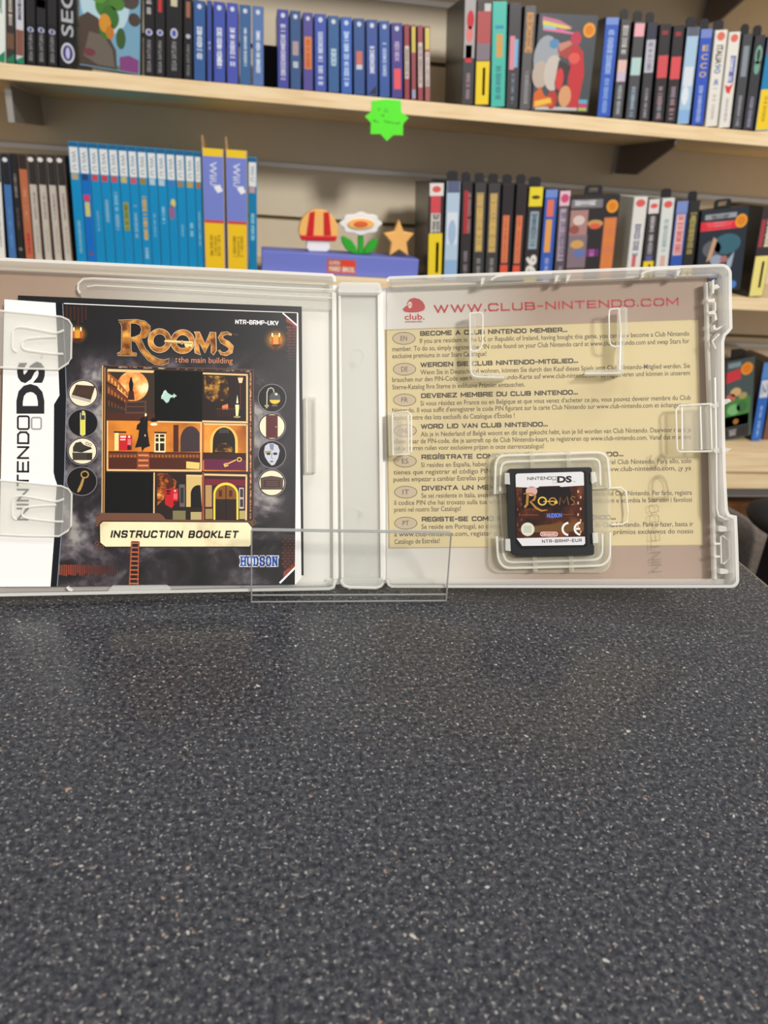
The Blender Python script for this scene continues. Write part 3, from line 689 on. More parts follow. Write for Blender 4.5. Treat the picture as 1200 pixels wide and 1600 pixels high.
# middle shelf, right -------------------------------------------------------------
mrb = 422
MR = [
    ((671, 694), (666, 692), 286, (56, 44, 44), [('band', 0, .125, (226, 222, 218)), ('dot', .5, .06, .3, (216, 90, 84), .2), ('band', .125, .30, (206, 72, 80), .12, .8), ('band', .30, .50, (206, 202, 196), .15, .8), ('sq', .31, .5, (90, 84, 84), .5), ('band', .505, .995, YEL), ('band', .60, .92, (206, 176, 40), .55, .75)], 'case with white top and tall yellow foot, right of the blue stand', 0),
    ((698, 720), (693, 715), 283, (180, 202, 222), [('band', 0, .11, (88, 96, 126)), ('band', .30, .62, (216, 224, 232), .1, .9), ('band', .78, .99, (140, 176, 214)), ('dot', .5, .5, .3, (160, 186, 216), .9)], 'pale blue cloudy case, second right of the blue stand', 1),
    ((722, 739), (718, 735), 285, (52, 46, 48), [('band', .08, .50, (172, 44, 52), .2, .62), ('sq', .1, .5, (150, 120, 120), .3, .75), ('sq', .68, .95, (120, 118, 126), .4)], 'dark case with red upper picture, middle shelf', 1),
    ((742, 761), (738, 756), 286, (64, 62, 64), [('band', .09, .68, (164, 142, 96), .14, .8), ('sq', .10, .67, (216, 178, 90), .55, .47), ('sq', .74, .97, (130, 128, 130), .4)], 'dark case with tall gold title, left one of the two alike', 1),
    ((763, 783), (758, 777), 287, (64, 62, 64), [('band', .09, .68, (164, 142, 96), .14, .8), ('sq', .10, .67, (216, 178, 90), .55, .47), ('sq', .74, .97, (130, 128, 130), .4)], 'dark case with tall gold title, right one of the two alike', 1),
    ((786, 804), (779, 798), 288, (44, 38, 42), [('band', .30, .78, (222, 124, 80), .12, .7), ('sq', .31, .77, (190, 96, 60), .3, .4), ('band', .80, .90, (222, 84, 60), .05, .75)], 'black case with long orange title, left one of the two alike', 1),
    ((807, 826), (800, 816), 288, (48, 40, 44), [('band', .30, .78, (222, 124, 80), .12, .7), ('sq', .31, .77, (190, 96, 60), .3, .4), ('band', .80, .90, (222, 84, 60), .05, .75)], 'black case with long orange title, right one of the two alike', 1),
    ((827, 850), (817, 841), 292, (52, 48, 50), [('band', .0, .19, (232, 212, 40)), ('dot', .5, .10, .3, (70, 62, 20), .12), ('band', .24, .62, (150, 170, 180), .2, .8), ('sq', .26, .6, (70, 90, 110), .4), ('txt', '96', .68, .90, (226, 222, 214), .66, .05), ('band', .92, .995, (220, 206, 40))], 'black case with yellow top and white 96 on its spine', 1),
    ((852, 873), (843, 863), 296, (56, 94, 180), [('band', .0, .08, (110, 140, 206)), ('band', .10, .27, (222, 112, 90), .2, .75), ('band', .30, .64, (226, 160, 80), .2, .7), ('sq', .70, .95, (120, 150, 216), .4)], 'blue case with orange picture, middle shelf', 0),
    ((874, 893), (866, 884), 298, (96, 84, 92), [('band', 0, .15, (226, 190, 200)), ('dot', .5, .075, .36, (206, 70, 120), .36), ('band', .18, .72, (176, 160, 176), .15, .7), ('sq', .2, .7, (110, 96, 120), .5), ('sq', .78, .97, (140, 126, 136), .4)], 'case with pink round mark on top, left of face-out cover', 0),
    ((991, 1013), (979, 1001), 308, (222, 220, 214), [('dot', .5, .06, .36, (216, 92, 84), .26), ('sq', .28, .62, (110, 110, 140), .5), ('band', .60, .74, (206, 90, 90), .3, .6)], 'white case with lettering, right of the first face-out cover', 0),
    ((1014, 1032), (1003, 1022), 311, (54, 50, 52), [('band', 0, .15, (222, 214, 212)), ('dot', .5, .07, .34, (216, 92, 84), .2), ('sq', .18, .60, (150, 146, 150), .5), ('band', .60, .66, (90, 92, 150), .2, .8), ('band', .665, .995, YEL), ('band', .7, .95, (206, 180, 40), .5, .7)], 'black case with white top and yellow foot, middle shelf right', 0),
    ((1035, 1055), (1024, 1044), 310, (216, 220, 216), [('dot', .5, .06, .36, (216, 92, 84), .26), ('sq', .20, .56, (150, 170, 170), .4), ('band', .60, .74, (216, 170, 160), .3, .7)], 'pale white case with faint lettering, left of blue-pink spine', 1),
    ((1057, 1077), (1046, 1065), 314, (70, 96, 170), [('band', 0, .13, (120, 140, 196)), ('band', .14, .58, (226, 190, 186), .12, .85), ('sq', .15, .57, (206, 90, 84), .55), ('band', .60, .995, (44, 84, 170)), ('sq', .7, .95, (110, 140, 200), .4)], 'blue case with tall pink title, middle shelf right', 0),
    ((1079, 1094), (1064, 1084), 314, (46, 44, 44), [('sq', .12, .58, (170, 156, 90), .6), ('band', .72, .995, (230, 206, 50)), ('band', .76, .95, (200, 176, 40), .45, .65)], 'black case with olive title and yellow foot, left of face-out cover', 1),
    ((1193, 1216), (1171, 1196), 322, (58, 50, 52), [('band', .14, .44, (160, 60, 70), .05, .35), ('sq', .14, .44, (226, 220, 190), .5, .7), ('band', .54, .995, (236, 222, 130)), ('band', .60, .9, (190, 190, 130), .55, .72)], 'case with pale yellow foot, cut by the right edge, middle shelf', 0),
]
for xt, xb, yt, base, dec, lab, tb in MR:
    yb = 446 if xb[0] > 1150 else (416 if xb[0] > 960 else mrb)
    shelf_case(xt, xb, yt, yb, 1.452, Z_MID, base, dec, lab, 'game case', 'cases at the right of the middle shelf', shell=M((42, 40, 42), .25) if sum(base) < 640 else M((220, 218, 212), .3), tab=tb)
shelf_case((891, 970), (880, 960), 305, 420, 1.449, Z_MID, (48, 44, 46), [
    ('band', .04, .13, (120, 118, 122), .02, .66), ('sq', .05, .12, (200, 198, 200), .5, .3), ('band', .15, .42, (170, 128, 122), .02, .38), ('dot', .2, .26, .12, (216, 196, 186), .09, 4), ('dot', .12, .36, .1, (150, 80, 74), .08, 4),
    ('band', .42, .78, (130, 112, 122), .02, .40), ('dot', .2, .52, .14, (206, 160, 90), .08, 4), ('dot', .26, .62, .12, (96, 116, 170), .08, 4), ('band', .80, .97, (196, 126, 96), .02, .38),
    ('dot', .54, .30, .16, (200, 150, 90), .07, 4), ('dot', .54, .33, .12, (216, 92, 60), .05, 5), ('band', .58, .66, (110, 40, 110), .40, .66), ('sq', .585, .655, (200, 120, 180), .1, .52),
    ('dot', .86, .12, .12, (236, 156, 40), .12, 5), ('dot', .86, .12, .08, (216, 128, 30), .08, 6), ('band', .24, .99, (206, 120, 80), .72, .98), ('sq', .25, .98, (224, 130, 50), .22, .85)],
    'face-out dark cover with an orange lettered strip down its right side', 'game case', 'cases at the right of the middle shelf', depth=.028, shell=BLK, tab=1)
shelf_case((1095, 1171), (1084, 1160), 326, 436, 1.449, Z_MID, (40, 48, 58), [
    ('band', .05, .11, (150, 156, 160), .08, .75), ('sq', .05, .11, (90, 96, 100), .4, .4), ('poly', [(0, .13), (.8, .15), (.88, .24), (0, .24)], (214, 46, 62)), ('sq', .145, .235, (240, 80, 90), .6, .4),
    ('dot', .86, .16, .13, (236, 156, 40), .13, 6), ('dot', .86, .16, .09, (216, 128, 30), .09, 7), ('dot', .6, .42, .3, (54, 100, 116), .2, 2), ('dot', .28, .46, .20, (96, 96, 100), .16, 2),
    ('poly', [(.30, .32), (.38, .36), (.28, .58), (.18, .62)], (196, 156, 124), 5), ('dot', .40, .60, .14, (150, 160, 180), .10, 5), ('dot', .56, .60, .08, (170, 110, 110), .07, 6), ('poly', [(.64, .62), (.78, .52), (.74, .70), (.62, .78)], (160, 176, 190), 6), ('dot', .34, .76, .12, (130, 140, 170), .1, 5), ('dot', .1, .8, .12, (60, 110, 160), .1, 4), ('dot', .8, .93, .1, (70, 130, 200), .08, 5), ('dot', .5, .88, .16, (60, 90, 130), .1, 4)],
    'face-out dark blue cover with bright red title, middle shelf right', 'game case', 'cases at the right of the middle shelf', depth=.028, shell=BLK, tab=1)
# lower shelf
shelf_case((1133, 1181), (1130, 1172), 561, 688, 1.53, Z_LOW, (72, 86, 86), [
    ('band', .03, .09, (130, 150, 156), .05, .5), ('poly', [(0, .14), (.48, .11), (.52, .24), (0, .27)], (206, 52, 64)), ('dot', .72, .13, .22, (236, 146, 36), .22, 5), ('dot', .72, .13, .15, (220, 126, 30), .15, 6),
    ('dot', .35, .40, .2, (206, 170, 120), .16, 4), ('dot', .18, .46, .18, (190, 110, 96), .14, 4), ('dot', .62, .46, .16, (170, 150, 100), .12, 4), ('band', .48, .84, (70, 130, 62), .0, .9), ('dot', .3, .62, .24, (120, 180, 120), .2, 5), ('dot', .6, .6, .2, (60, 110, 60), .2, 5), ('band', .70, .84, (130, 180, 40), 0, .88), ('dot', .4, .78, .1, (160, 110, 50), .1, 6), ('band', .85, .99, (44, 42, 46), 0, .9), ('sq', .88, .96, (150, 150, 150), .3, .3)],
    'face-out case with green picture and red title on the low shelf', 'game case', 'cases on the low shelf', depth=.028, shell=BLK, tab=1)
shelf_case((1193, 1210), (1173, 1189), 566, 690, 1.53, Z_LOW, (48, 104, 190), [('band', 0, .2, (90, 140, 206)), ('band', .22, .44, (206, 214, 222), .1, .9), ('txt', '2', .26, .4, (120, 130, 150), .5), ('sq', .55, .95, (120, 160, 220), .3)],
           'blue case with white block beside the face-out one, low shelf', 'game case', 'cases on the low shelf', shell=BLK)
shelf_case((1212, 1226), (1191, 1204), 568, 691, 1.54, Z_LOW, (120, 82, 66), [('sq', .3, .8, (160, 120, 100), .4)], 'brown case at the right edge of the low shelf', 'game case', 'cases on the low shelf', shell=M((90, 60, 50), .4))

# ------------------------------------------------------------------ toy stand and ornaments
SY = 1.46
sA, sB = atY(409, 392, SY), atY(655, 405, SY)
sx0, sx1 = sA[0], sB[0]; sz1 = (sA[2] + sB[2]) / 2
mb = MB(); boxw(mb, sx0, sx1, SY, SY + .075, Z_MID + .0004, sz1, M((112, 122, 204), .5))
st = empty('display_stand', Matrix.Translation(((sx0 + sx1) / 2, SY, Z_MID + .0004)), 'long lavender blue box with red label, carrying the toy ornaments', 'stand')
mb.build('box', st, bevel=.0015)
d = Decal(lambda x, y, l: atY(x, y, SY - .0002 - l * .00004))
lab = [(511, 404), (556, 406.5), (556, 429), (511, 426)]
d.poly(lab, M((196, 84, 70)), 1); d.poly([(513, 406), (532, 407), (532, 415), (513, 414)], M((176, 92, 84)), 2); d.poly([(534, 407), (554, 408.3), (554, 416), (534, 415)], M((226, 62, 30)), 2)
d.text('SUPER', (514, 413), (531.5, 414), 5.4, M((226, 206, 186)), 3, .02); d.text('MARIO', (514, 423), (532, 424), 7, M((236, 222, 206)), 3, .03); d.text('BROS.', (535, 424.3), (554.5, 425.5), 7, M((236, 222, 206)), 3, .03)
d.mb.build('label', st)
OR = (246, 186, 104); ORM = M(OR, .5); REDM = M((208, 22, 34), .45); WHM = M((240, 238, 234), .5); GRM = M((40, 166, 36), .5); DOR = M((226, 100, 48), .5)
OY = 1.485


def solid(name, parent, px, y0, y1, m, bev=.002):
    f = [atY(x, y, y0) for x, y in px]; mb = MB()
    mb.prism(f, [p + np.array([0, y1 - y0, 0]) for p in f], m); return mb.build(name, parent, bevel=bev)


def arc(cx, cy, rx, ry, a0, a1, n=18):
    return [(cx + rx * math.cos(math.radians(a0 + (a1 - a0) * i / n)), cy + ry * math.sin(math.radians(a0 + (a1 - a0) * i / n))) for i in range(n + 1)]


def base_at(x, y):
    p = atY(x, y, OY + .01); return Matrix.Translation((p[0], p[1], sz1 + .0004))


def seat(root):                                   # set the ornament down on the stand
    lo = min((WM[root.name] @ v.co).z for c in root.children for v in c.data.vertices)
    for c in root.children: c.data.transform(Matrix.Translation((0, 0, sz1 + .0003 - lo)))


t = empty('mushroom_ornament', base_at(497, 396), 'orange and red domed toy ornament on a white stem, on the blue stand', 'ornament', 'toy ornaments')
solid('stem', t, [(480, 374), (514, 375.5), (516, 392), (511, 397.5), (483, 396.5), (478.5, 391)], OY + .002, OY + .020, WHM)
solid('cap', t, arc(497.5, 366, 31, 35.5, 180, 360) + [(526, 379), (470, 378)], OY, OY + .022, ORM)
solid('cap_band', t, [(468, 371), (527, 372.5), (524, 381), (471, 379.5)], OY - .002, OY + .024, REDM)
for dx in (-13, 9):
    solid('cap_stripe', t, [(497 + dx, 333.5 + abs(dx) * .18), (505 + dx, 333 + abs(dx + 8) * .14), (506 + dx * 1.25, 371), (495 + dx * 1.25, 371)], OY - .002, OY + .012, REDM, .0005)
seat(t)
t = empty('flower_ornament', base_at(564, 398), 'white flower ornament with orange centre and two green leaves', 'ornament', 'toy ornaments')
solid('stem', t, [(560, 364), (568, 364.3), (569, 398), (559, 397.6)], OY + .004, OY + .014, GRM)
pet = []
for i in range(64):
    a = 2 * math.pi * i / 64; k = 1 + .07 * math.cos(8 * a); pet.append((564 + 31.5 * k * math.cos(a), 350.5 + 17.5 * k * math.sin(a)))
solid('petals', t, pet, OY, OY + .012, WHM)
solid('flower_centre', t, arc(564, 351, 21, 8.5, 0, 342, 19), OY - .003, OY + .002, ORM, .001)
solid('flower_core', t, arc(564, 351, 11, 4.5, 0, 342, 19), OY - .005, OY, DOR, .0008)
solid('leaf', t, [(533, 371), (538, 370), (549, 376), (556, 386), (560, 398), (551, 397), (541, 391), (535, 381)], OY + .003, OY + .015, GRM)
solid('leaf', t, [(591, 374), (585, 374), (577, 379), (571, 388), (568, 398), (578, 397), (586, 391), (590, 382)], OY + .003, OY + .015, GRM)
seat(t)
t = empty('star_ornament', base_at(624, 402), 'plain orange five-pointed star ornament at the right of the stand', 'ornament', 'toy ornaments')
pts = []
for i in range(10):
    a = math.radians(-90 + 36 * i); r = 29.5 if i % 2 == 0 else 14.5
    pts.append((624 + r * .86 * math.cos(a), 369 + (0 if i else 0) + r * math.sin(a) * 1.08))
solid('star', t, pts, OY, OY + .016, ORM)
seat(t)

# green star-burst tag on the shelf edge
TY = SH_F - .0012
star = [(581, 157.5), (603, 155), (626.5, 157), (627, 175), (638.5, 184), (630, 193.5), (629.5, 211.5), (614.5, 211), (604.5, 220.5), (594.5, 209.5), (579, 209.5), (579.5, 191.5), (570, 182), (580.5, 174)]
mb = MB(); GREENM = M((90, 240, 40), .5)
f = [atY(x, y, TY) for x, y in star]; mb.prism(f, [p + np.array([0, .0006, 0]) for p in f], GREENM)
d = Decal(lambda x, y, l: atY(x, y, TY - .00003 - l * .00003), mb); ink = M((40, 120, 24))
d.stroke([(590, 169), (592, 173.5), (594.5, 168.5)], .9, ink); d.stroke([(600.5, 175), (601.5, 169.5)], .8, ink); d.stroke([(603, 176), (604.5, 170), (606.5, 176)], .8, ink); d.ring(598, 180.5, 2.2, 2.2, .8, ink, n=12)
d.stroke([(585, 191.5), (585.6, 186)], 1, ink); d.text('No', (585.5, 191.5), (592, 192), 3.6, ink); d.text('Manual', (600.5, 192), (624, 194.6), 4.2, ink); d.stroke([(582, 187), (583, 190)], .7, ink)
tag(mb.build('price_tag'), 'fluorescent green star-shaped paper tag on the upper shelf edge', 'price tag')

# ================================================================== the open game case
def nrm(a): a = np.array(a, float); return a / np.linalg.norm(a)


UU = nrm([.99976959, .0214069, -.00158168]); VV = np.array([-.00790853, .43585013, .8999845]); VV = nrm(VV - UU * (VV @ UU)); WW = np.cross(UU, VV)
OO = np.array([.04327633, .26678137, CH - .15586079]); SP = .01793; HH = .124; DD = .007
AR, AL = .277, .0048
mmv = .001


class Panel:
    def __init__(s, h, t, n): s.h = h; s.t = t; s.n = n

    def px(s, x, y, w, l=0):                       # photo pixel -> point on the panel plane w mm above its floor
        p0 = s.h + s.n * w * mmv
        return on_plane(x, y, p0, s.n) + s.n * l * .000018

    def loc(s, t, v, w): return s.h + s.t * t * mmv + VV * v * mmv + s.n * w * mmv

    def tv(s, p): q = p - s.h; return (q @ s.t) / mmv, (q @ VV) / mmv


PR = Panel(OO + UU * SP / 2, UU * math.cos(AR) + WW * math.sin(AR), WW * math.cos(AR) - UU * math.sin(AR))
PL = Panel(OO - UU * SP / 2, -UU * math.cos(AL) + WW * math.sin(AL), WW * math.cos(AL) + UU * math.sin(AL))
PS = Panel(OO, UU, WW)
CASE_M = Matrix(((UU[0], VV[0], WW[0], OO[0]), (UU[1], VV[1], WW[1], OO[1]), (UU[2], VV[2], WW[2], OO[2]), (0, 0, 0, 1)))


def at_case(p): m = CASE_M.copy(); m.translation = Vector(p); return m


def offset_in(poly, d):
    """inset of a polygon (t, v) by d"""
    n = len(poly); A = sum(poly[i][0] * poly[(i + 1) % n][1] - poly[(i + 1) % n][0] * poly[i][1] for i in range(n))
    sg = 1 if A > 0 else -1; out = []
    for i in range(n):
        a, b, c = np.array(poly[i - 1]), np.array(poly[i]), np.array(poly[(i + 1) % n])
        e1 = (b - a) / np.linalg.norm(b - a); e2 = (c - b) / np.linalg.norm(c - b)
        n1 = np.array([-e1[1], e1[0]]) * sg; n2 = np.array([-e2[1], e2[0]]) * sg
        m = n1 + n2; m /= max(np.linalg.norm(m), 1e-6); k = d / max(m @ n1, .35)
        out.append(tuple(b + m * k))
    return out


def psolid(mb, pan, px, w0, w1, m, mside=None):
    hi = [pan.px(x, y, w1) for x, y in px]
    lo = [p - pan.n * (w1 - w0) * mmv for p in hi]
    mb.prism(lo, hi, m, mside)


def rim(mb, pan, poly, th, w0, w1, m, medge=None):
    """upright wall along a closed outline given in panel mm"""
    inn = offset_in(poly, th); n = len(poly)
    L = lambda P, w: [pan.loc(t, v, w) for t, v in P]
    vs = L(poly, w0) + L(poly, w1) + L(inn, w1) + L(inn, w0)
    seg = [i for i in range(n) if not (poly[i][0] < 6.5 and poly[(i + 1) % n][0] < 6.5 and abs(poly[i][1] - poly[(i + 1) % n][1]) > 8)]
    fo = [[i, (i + 1) % n, n + (i + 1) % n, n + i] for i in seg]
    ft = [[n + i, n + (i + 1) % n, 2 * n + (i + 1) % n, 2 * n + i] for i in seg]
    fi = [[2 * n + i, 2 * n + (i + 1) % n, 3 * n + (i + 1) % n, 3 * n + i] for i in seg]
    mb.add(vs, fo + fi, m); mb.add(vs, ft, medge or m)


def tube(mb, pts, r, m, closed=False, n=6):
    pts = [np.array(p, float) for p in pts]; N = len(pts); vs = []
    for i in range(N):
        a = pts[i - 1] if (i or closed) else pts[0]; b = pts[(i + 1) % N] if (i < N - 1 or closed) else pts[-1]
        d = nrm(b - a); x = nrm(np.cross(d, [.31, .52, .8])); y = np.cross(d, x)
        vs += [pts[i] + (x * math.cos(2 * math.pi * k / n) + y * math.sin(2 * math.pi * k / n)) * r for k in range(n)]
    fs = [[i * n + k, i * n + (k + 1) % n, ((i + 1) % N) * n + (k + 1) % n, ((i + 1) % N) * n + k] for i in range(N if closed else N - 1) for k in range(n)]
    mb.add(vs, fs, m)


def soft(pts, it=3):
    """round the corners of an open path"""
    for _ in range(it):
        o_ = [pts[0]]
        for a, b in zip(pts[:-1], pts[1:]):
            l = math.hypot(b[0] - a[0], b[1] - a[1]); k = min(.25, 5.0 / max(l, 1e-6))
            o_ += [(a[0] + (b[0] - a[0]) * k, a[1] + (b[1] - a[1]) * k), (b[0] - (b[0] - a[0]) * k, b[1] - (b[1] - a[1]) * k)]
        pts = o_ + [pts[-1]]
    return pts


def rrect(x0, y0, x1, y1, r, n=5):
    return arc(x1 - r, y0 + r, r, r, -90, 0, n) + arc(x1 - r, y1 - r, r, r, 0, 90, n) + arc(x0 + r, y1 - r, r, r, 90, 180, n) + arc(x0 + r, y0 + r, r, r, 180, 270, n)


case = empty('plastic_game_case', CASE_M, 'open translucent plastic game case standing on the counter in a clear holder', 'game case')
mm_poly = lambda pan, px, w: [pan.tv(pan.px(x, y, w)) for x, y in px]

# right half
outR = [(603.5, 440), (604, 435), (608, 431.8), (740, 427), (870, 422.4), (1000, 417.2), (1122, 412.3)] + arc(1127.5, 428, 16, 16, -80, -4, 6) + \
       [(1143.6, 470), (1144.6, 513), (1140, 519), (1134, 525), (1131.8, 534), (1132.5, 660), (1134.5, 745), (1137.5, 797), (1140.5, 803.5), (1151.5, 806), (1153.5, 850), (1155, 904)] + arc(1143, 906, 12, 12.5, 5, 90, 6) + [(870, 918.6), (612, 918.4), (606, 915), (603, 906)]
polyR = mm_poly(PR, outR, DD / mmv)
mb = MB()
lo = [PR.loc(t, v, -1.0) for t, v in polyR]; hi = [PR.loc(t, v, 0) for t, v in polyR]
mb.prism(lo, hi, PL_FLOOR, PL_RIM)
rh = mb.build('right_half', case)
mb = MB(); rim(mb, PR, polyR, 1.15, 0, DD / mmv, PL_RIM, PL_EDGE)
rim(mb, PR, offset_in(polyR, 1.15), 1.9, 0, 2.6, PL_RIM, PL_RIM)
for (x, y) in ((752, 440), (868, 436), (886, 435), (1003, 430), (1058, 427)):
    psolid(mb, PR, [(x, y - 6), (x + 5, y - 9), (x + 6, y - 5), (x + 2, y + 4), (x - 1, y + 4)], 2.6, 5.5, PL_EDGE)
for (a, b, y) in ((770, 862, 431.5), (1005, 1062, 423.3)):
    tube(mb, [PR.px(a - 3, y + 6, 7.0), PR.px(a + 5, y + 1, 7.2), PR.px(a + 20, y - 1.5, 7.2), PR.px(b, y - .037 * (b - a) - 1, 7.2)], .00045, PL_EDGE)
mb.build('rim', rh)
mb = MB()
inner = [(1103, 441), (1106, 441), (1110, 560), (1115, 700), (1118, 820), (1120, 905), (1116, 905), (1113, 800), (1109, 650), (1105, 540)]
psolid(mb, PR, inner, 0, 3.2, PL_RIM, PL_EDGE)
psolid(mb, PR, [(1107, 440), (1138, 432), (1142, 512), (1130, 527), (1130, 660), (1135, 800), (1150, 812), (1151, 900), (1140, 912), (1118, 912), (1117, 820), (1112, 700), (1108, 560)], .02, .5, PL_MILK)
for px in ([(1113, 446), (1121, 444), (1125, 449), (1116, 452)], [(1106, 468), (1117, 466), (1117, 472), (1107, 472)], [(1107, 487), (1118, 485), (1118, 491), (1107, 491)], [(1117, 472), (1119, 472), (1119, 486), (1117, 486)],
           [(1117, 489), (1119, 489), (1121, 499), (1117, 501)], [(1115, 508), (1117, 507), (1119, 513), (1134, 505), (1136, 507), (1121, 516), (1115, 515)], [(1113, 438), (1116, 436), (1116, 458), (1113, 458)],
           [(1123, 822), (1126, 821), (1146, 826), (1146, 829), (1126, 831), (1123, 829)], [(1125, 889), (1128, 888), (1147, 892), (1147, 895), (1128, 897), (1125, 896)],
           [(1115.5, 848), (1125, 848), (1125, 851), (1116, 851.5)], [(1116, 868), (1125, 868), (1125, 871), (1116.5, 871.5)]):
    psolid(mb, PR, px, 0, 4.2, PL_EDGE)
tube(mb, [PR.px(x, y, 3.4) for x, y in ((1126, 838), (1129, 837), (1139, 845), (1140, 872), (1131, 881), (1127, 880))], .0003, PL_EDGE, True)
psolid(mb, PR, [(1126, 838), (1129, 837), (1139, 845), (1140, 872), (1131, 881), (1127, 880)], 0, 3.2, PL_CLIP)
tube(mb, [PR.px(x, y, 5.2) for x, y in ((1117, 590), (1119, 700), (1120, 795), (1123, 806), (1133, 811), (1147, 811))], .0004, PL_EDGE)
tube(mb, [PR.px(x, y, 5.2) for x, y in ((1118, 545), (1113, 533), (1124, 522))], .0004, PL_EDGE)
mb.build('latch_side', rh)

# left half
outL = [(525.5, 440), (524.5, 432), (520, 427.6), (400, 421.6), (250, 414.3), (120, 408), (0, 402.2), (-26, 401)] + [(-32, 408), (-33, 600), (-32, 926)] + [(-26, 932.6), (0, 932), (170, 928.6), (340, 925.2), (515, 922), (523, 919), (527, 906)]
polyL = mm_poly(PL, outL, DD / mmv)
mb = MB(); mb.prism([PL.loc(t, v, -1.0) for t, v in polyL], [PL.loc(t, v, 0) for t, v in polyL], PL_FLOOR, PL_RIM)
lh = mb.build('left_half', case)
mb = MB(); rim(mb, PL, polyL, 1.15, 0, DD / mmv, PL_RIM, PL_EDGE); rim(mb, PL, offset_in(polyL, 1.15), 1.8, 0, 1.8, PL_RIM, PL_RIM)
psolid(mb, PL, [(103, 918), (106, 916), (114, 922), (112, 924), (107, 923)], 2.4, 4.5, PL_EDGE)
psolid(mb, PL, [(170, 921), (176, 915), (260, 914), (266, 918), (266, 922), (168, 925)], 2.4, 4.8, PL_RIM, PL_EDGE)
mb.build('rim', lh)
mb = MB()                                          # raised tray above the booklet, ridge and hinge step
tr = [(524, 453), (440, 450), (300, 442.5), (146, 435.2), (130, 436), (122, 443), (121, 452), (125, 458.5), (128, 466), (300, 474), (524, 484)]
psolid(mb, PL, tr, 0, 1.0, PL_CLIP, PL_RIM)
tube(mb, [PL.px(x, y, 1.1) for x, y in ((524, 453), (440, 450), (300, 442.5), (146, 435.2), (130, 436), (122.5, 443), (121.5, 452), (125, 458.5))], .00045, PL_EDGE)
tube(mb, [PL.px(x, y, 1.1) for x, y in ((524, 466), (440, 462), (300, 454), (150, 446), (136, 448))], .0003, PL_EDGE)
psolid(mb, PL, [(477, 620), (495, 620.5), (495.5, 738), (479, 738.5)], 0, 2.0, PL_CLIP, PL_EDGE)
tube(mb, [PL.px(x, y, 2.1) for x, y in ((479, 621), (494, 621.5), (494.5, 737), (480, 737.5))], .0003, PL_EDGE, True)
psolid(mb, PL, [(519, 456), (525.5, 458), (527.5, 904), (521, 905)], 0, 1.6, PL_EDGE)
mb.build('tray_ridges', lh)

# spine
mb = MB(); a = SP / 2 / mmv - .1
box_ = lambda m_, pan, u0, u1, v0, v1, w0, w1, mt, ms=None: m_.prism([pan.loc(u0, v0, w0), pan.loc(u1, v0, w0), pan.loc(u1, v1, w0), pan.loc(u0, v1, w0)], [pan.loc(u0, v0, w1), pan.loc(u1, v0, w1), pan.loc(u1, v1, w1), pan.loc(u0, v1, w1)], mt, ms)
box_(mb, PS, -a, a, .4, HH / mmv - .8, -1.0, 0, PL_SPINE, PL_RIM)
spn = mb.build('spine', case)
mb = MB()
psolid(mb, PS, [(529, 455), (531, 443), (534, 440.5), (591, 441.3), (594.5, 444), (597, 455), (594, 457.5), (532, 457)], 0, 3.6, PL_RIM, PL_EDGE)
tube(mb, [PS.px(x, y, 4.2) for x, y in ((533.5, 905), (534, 910), (538, 915.5), (546, 918), (588, 918.6), (595, 916), (599, 910), (599.5, 905))], .0006, PL_EDGE)
psolid(mb, PS, [(533.5, 903), (534, 910), (538, 915.5), (546, 918), (588, 918.6), (595, 916), (599, 910), (599.5, 903)], 0, 3.8, PL_RIM)
box_(mb, PS, -a + .1, -a + 1.0, 3, HH / mmv - 3.5, 0, 1.0, PL_EDGE); box_(mb, PS, a - 1.6, a - .2, 3, HH / mmv - 3.5, 0, 1.1, PL_EDGE)
mb.build('hinge_walls', spn)
EMB = plastic('embossed_plastic', .62, (226, 226, 216), .25)
EMD = plastic('embossed_print', .72, (126, 116, 98), .35)
d = Decal(lambda x, y, l: PS.px(x, y, .12, l)); 
d.ring(553, 805, 12, 11, 1.6, EMB, n=28, a0=150, a1=400); d.oval(565, 802, 5, 5, EMB)
d.stroke([(543, 885), (553, 868), (556, 866)], 1.4, EMB); d.stroke([(566, 858), (572, 866), (586, 882)], 1.4, EMB); d.ring(558, 874, 4, 5, 1.2, EMB); d.ring(560, 556, 11, 12, 2, EMB, a0=180, a1=420); d.oval(554, 568, 5, 5, EMB)
d.stroke([(556, 886), (548, 893), (556, 898), (575, 898), (584, 892), (576, 886)], 1.3, EMB)
d.mb.build('embossing', spn)

# embossed name on the right half
d = Decal(lambda x, y, l: PR.px(x, y, .10, l))
stext(d, 'NINTENDO', (1034, 894), (1029, 788), 16, 2.0, EMD, 1); d.text('DS', (1046, 782), (1041, 708), 28, EMD, 1)
d.ring(1001, 815, 0.1, .1, .05, EMB, n=4)
d.mb.build('embossed_lettering', rh)

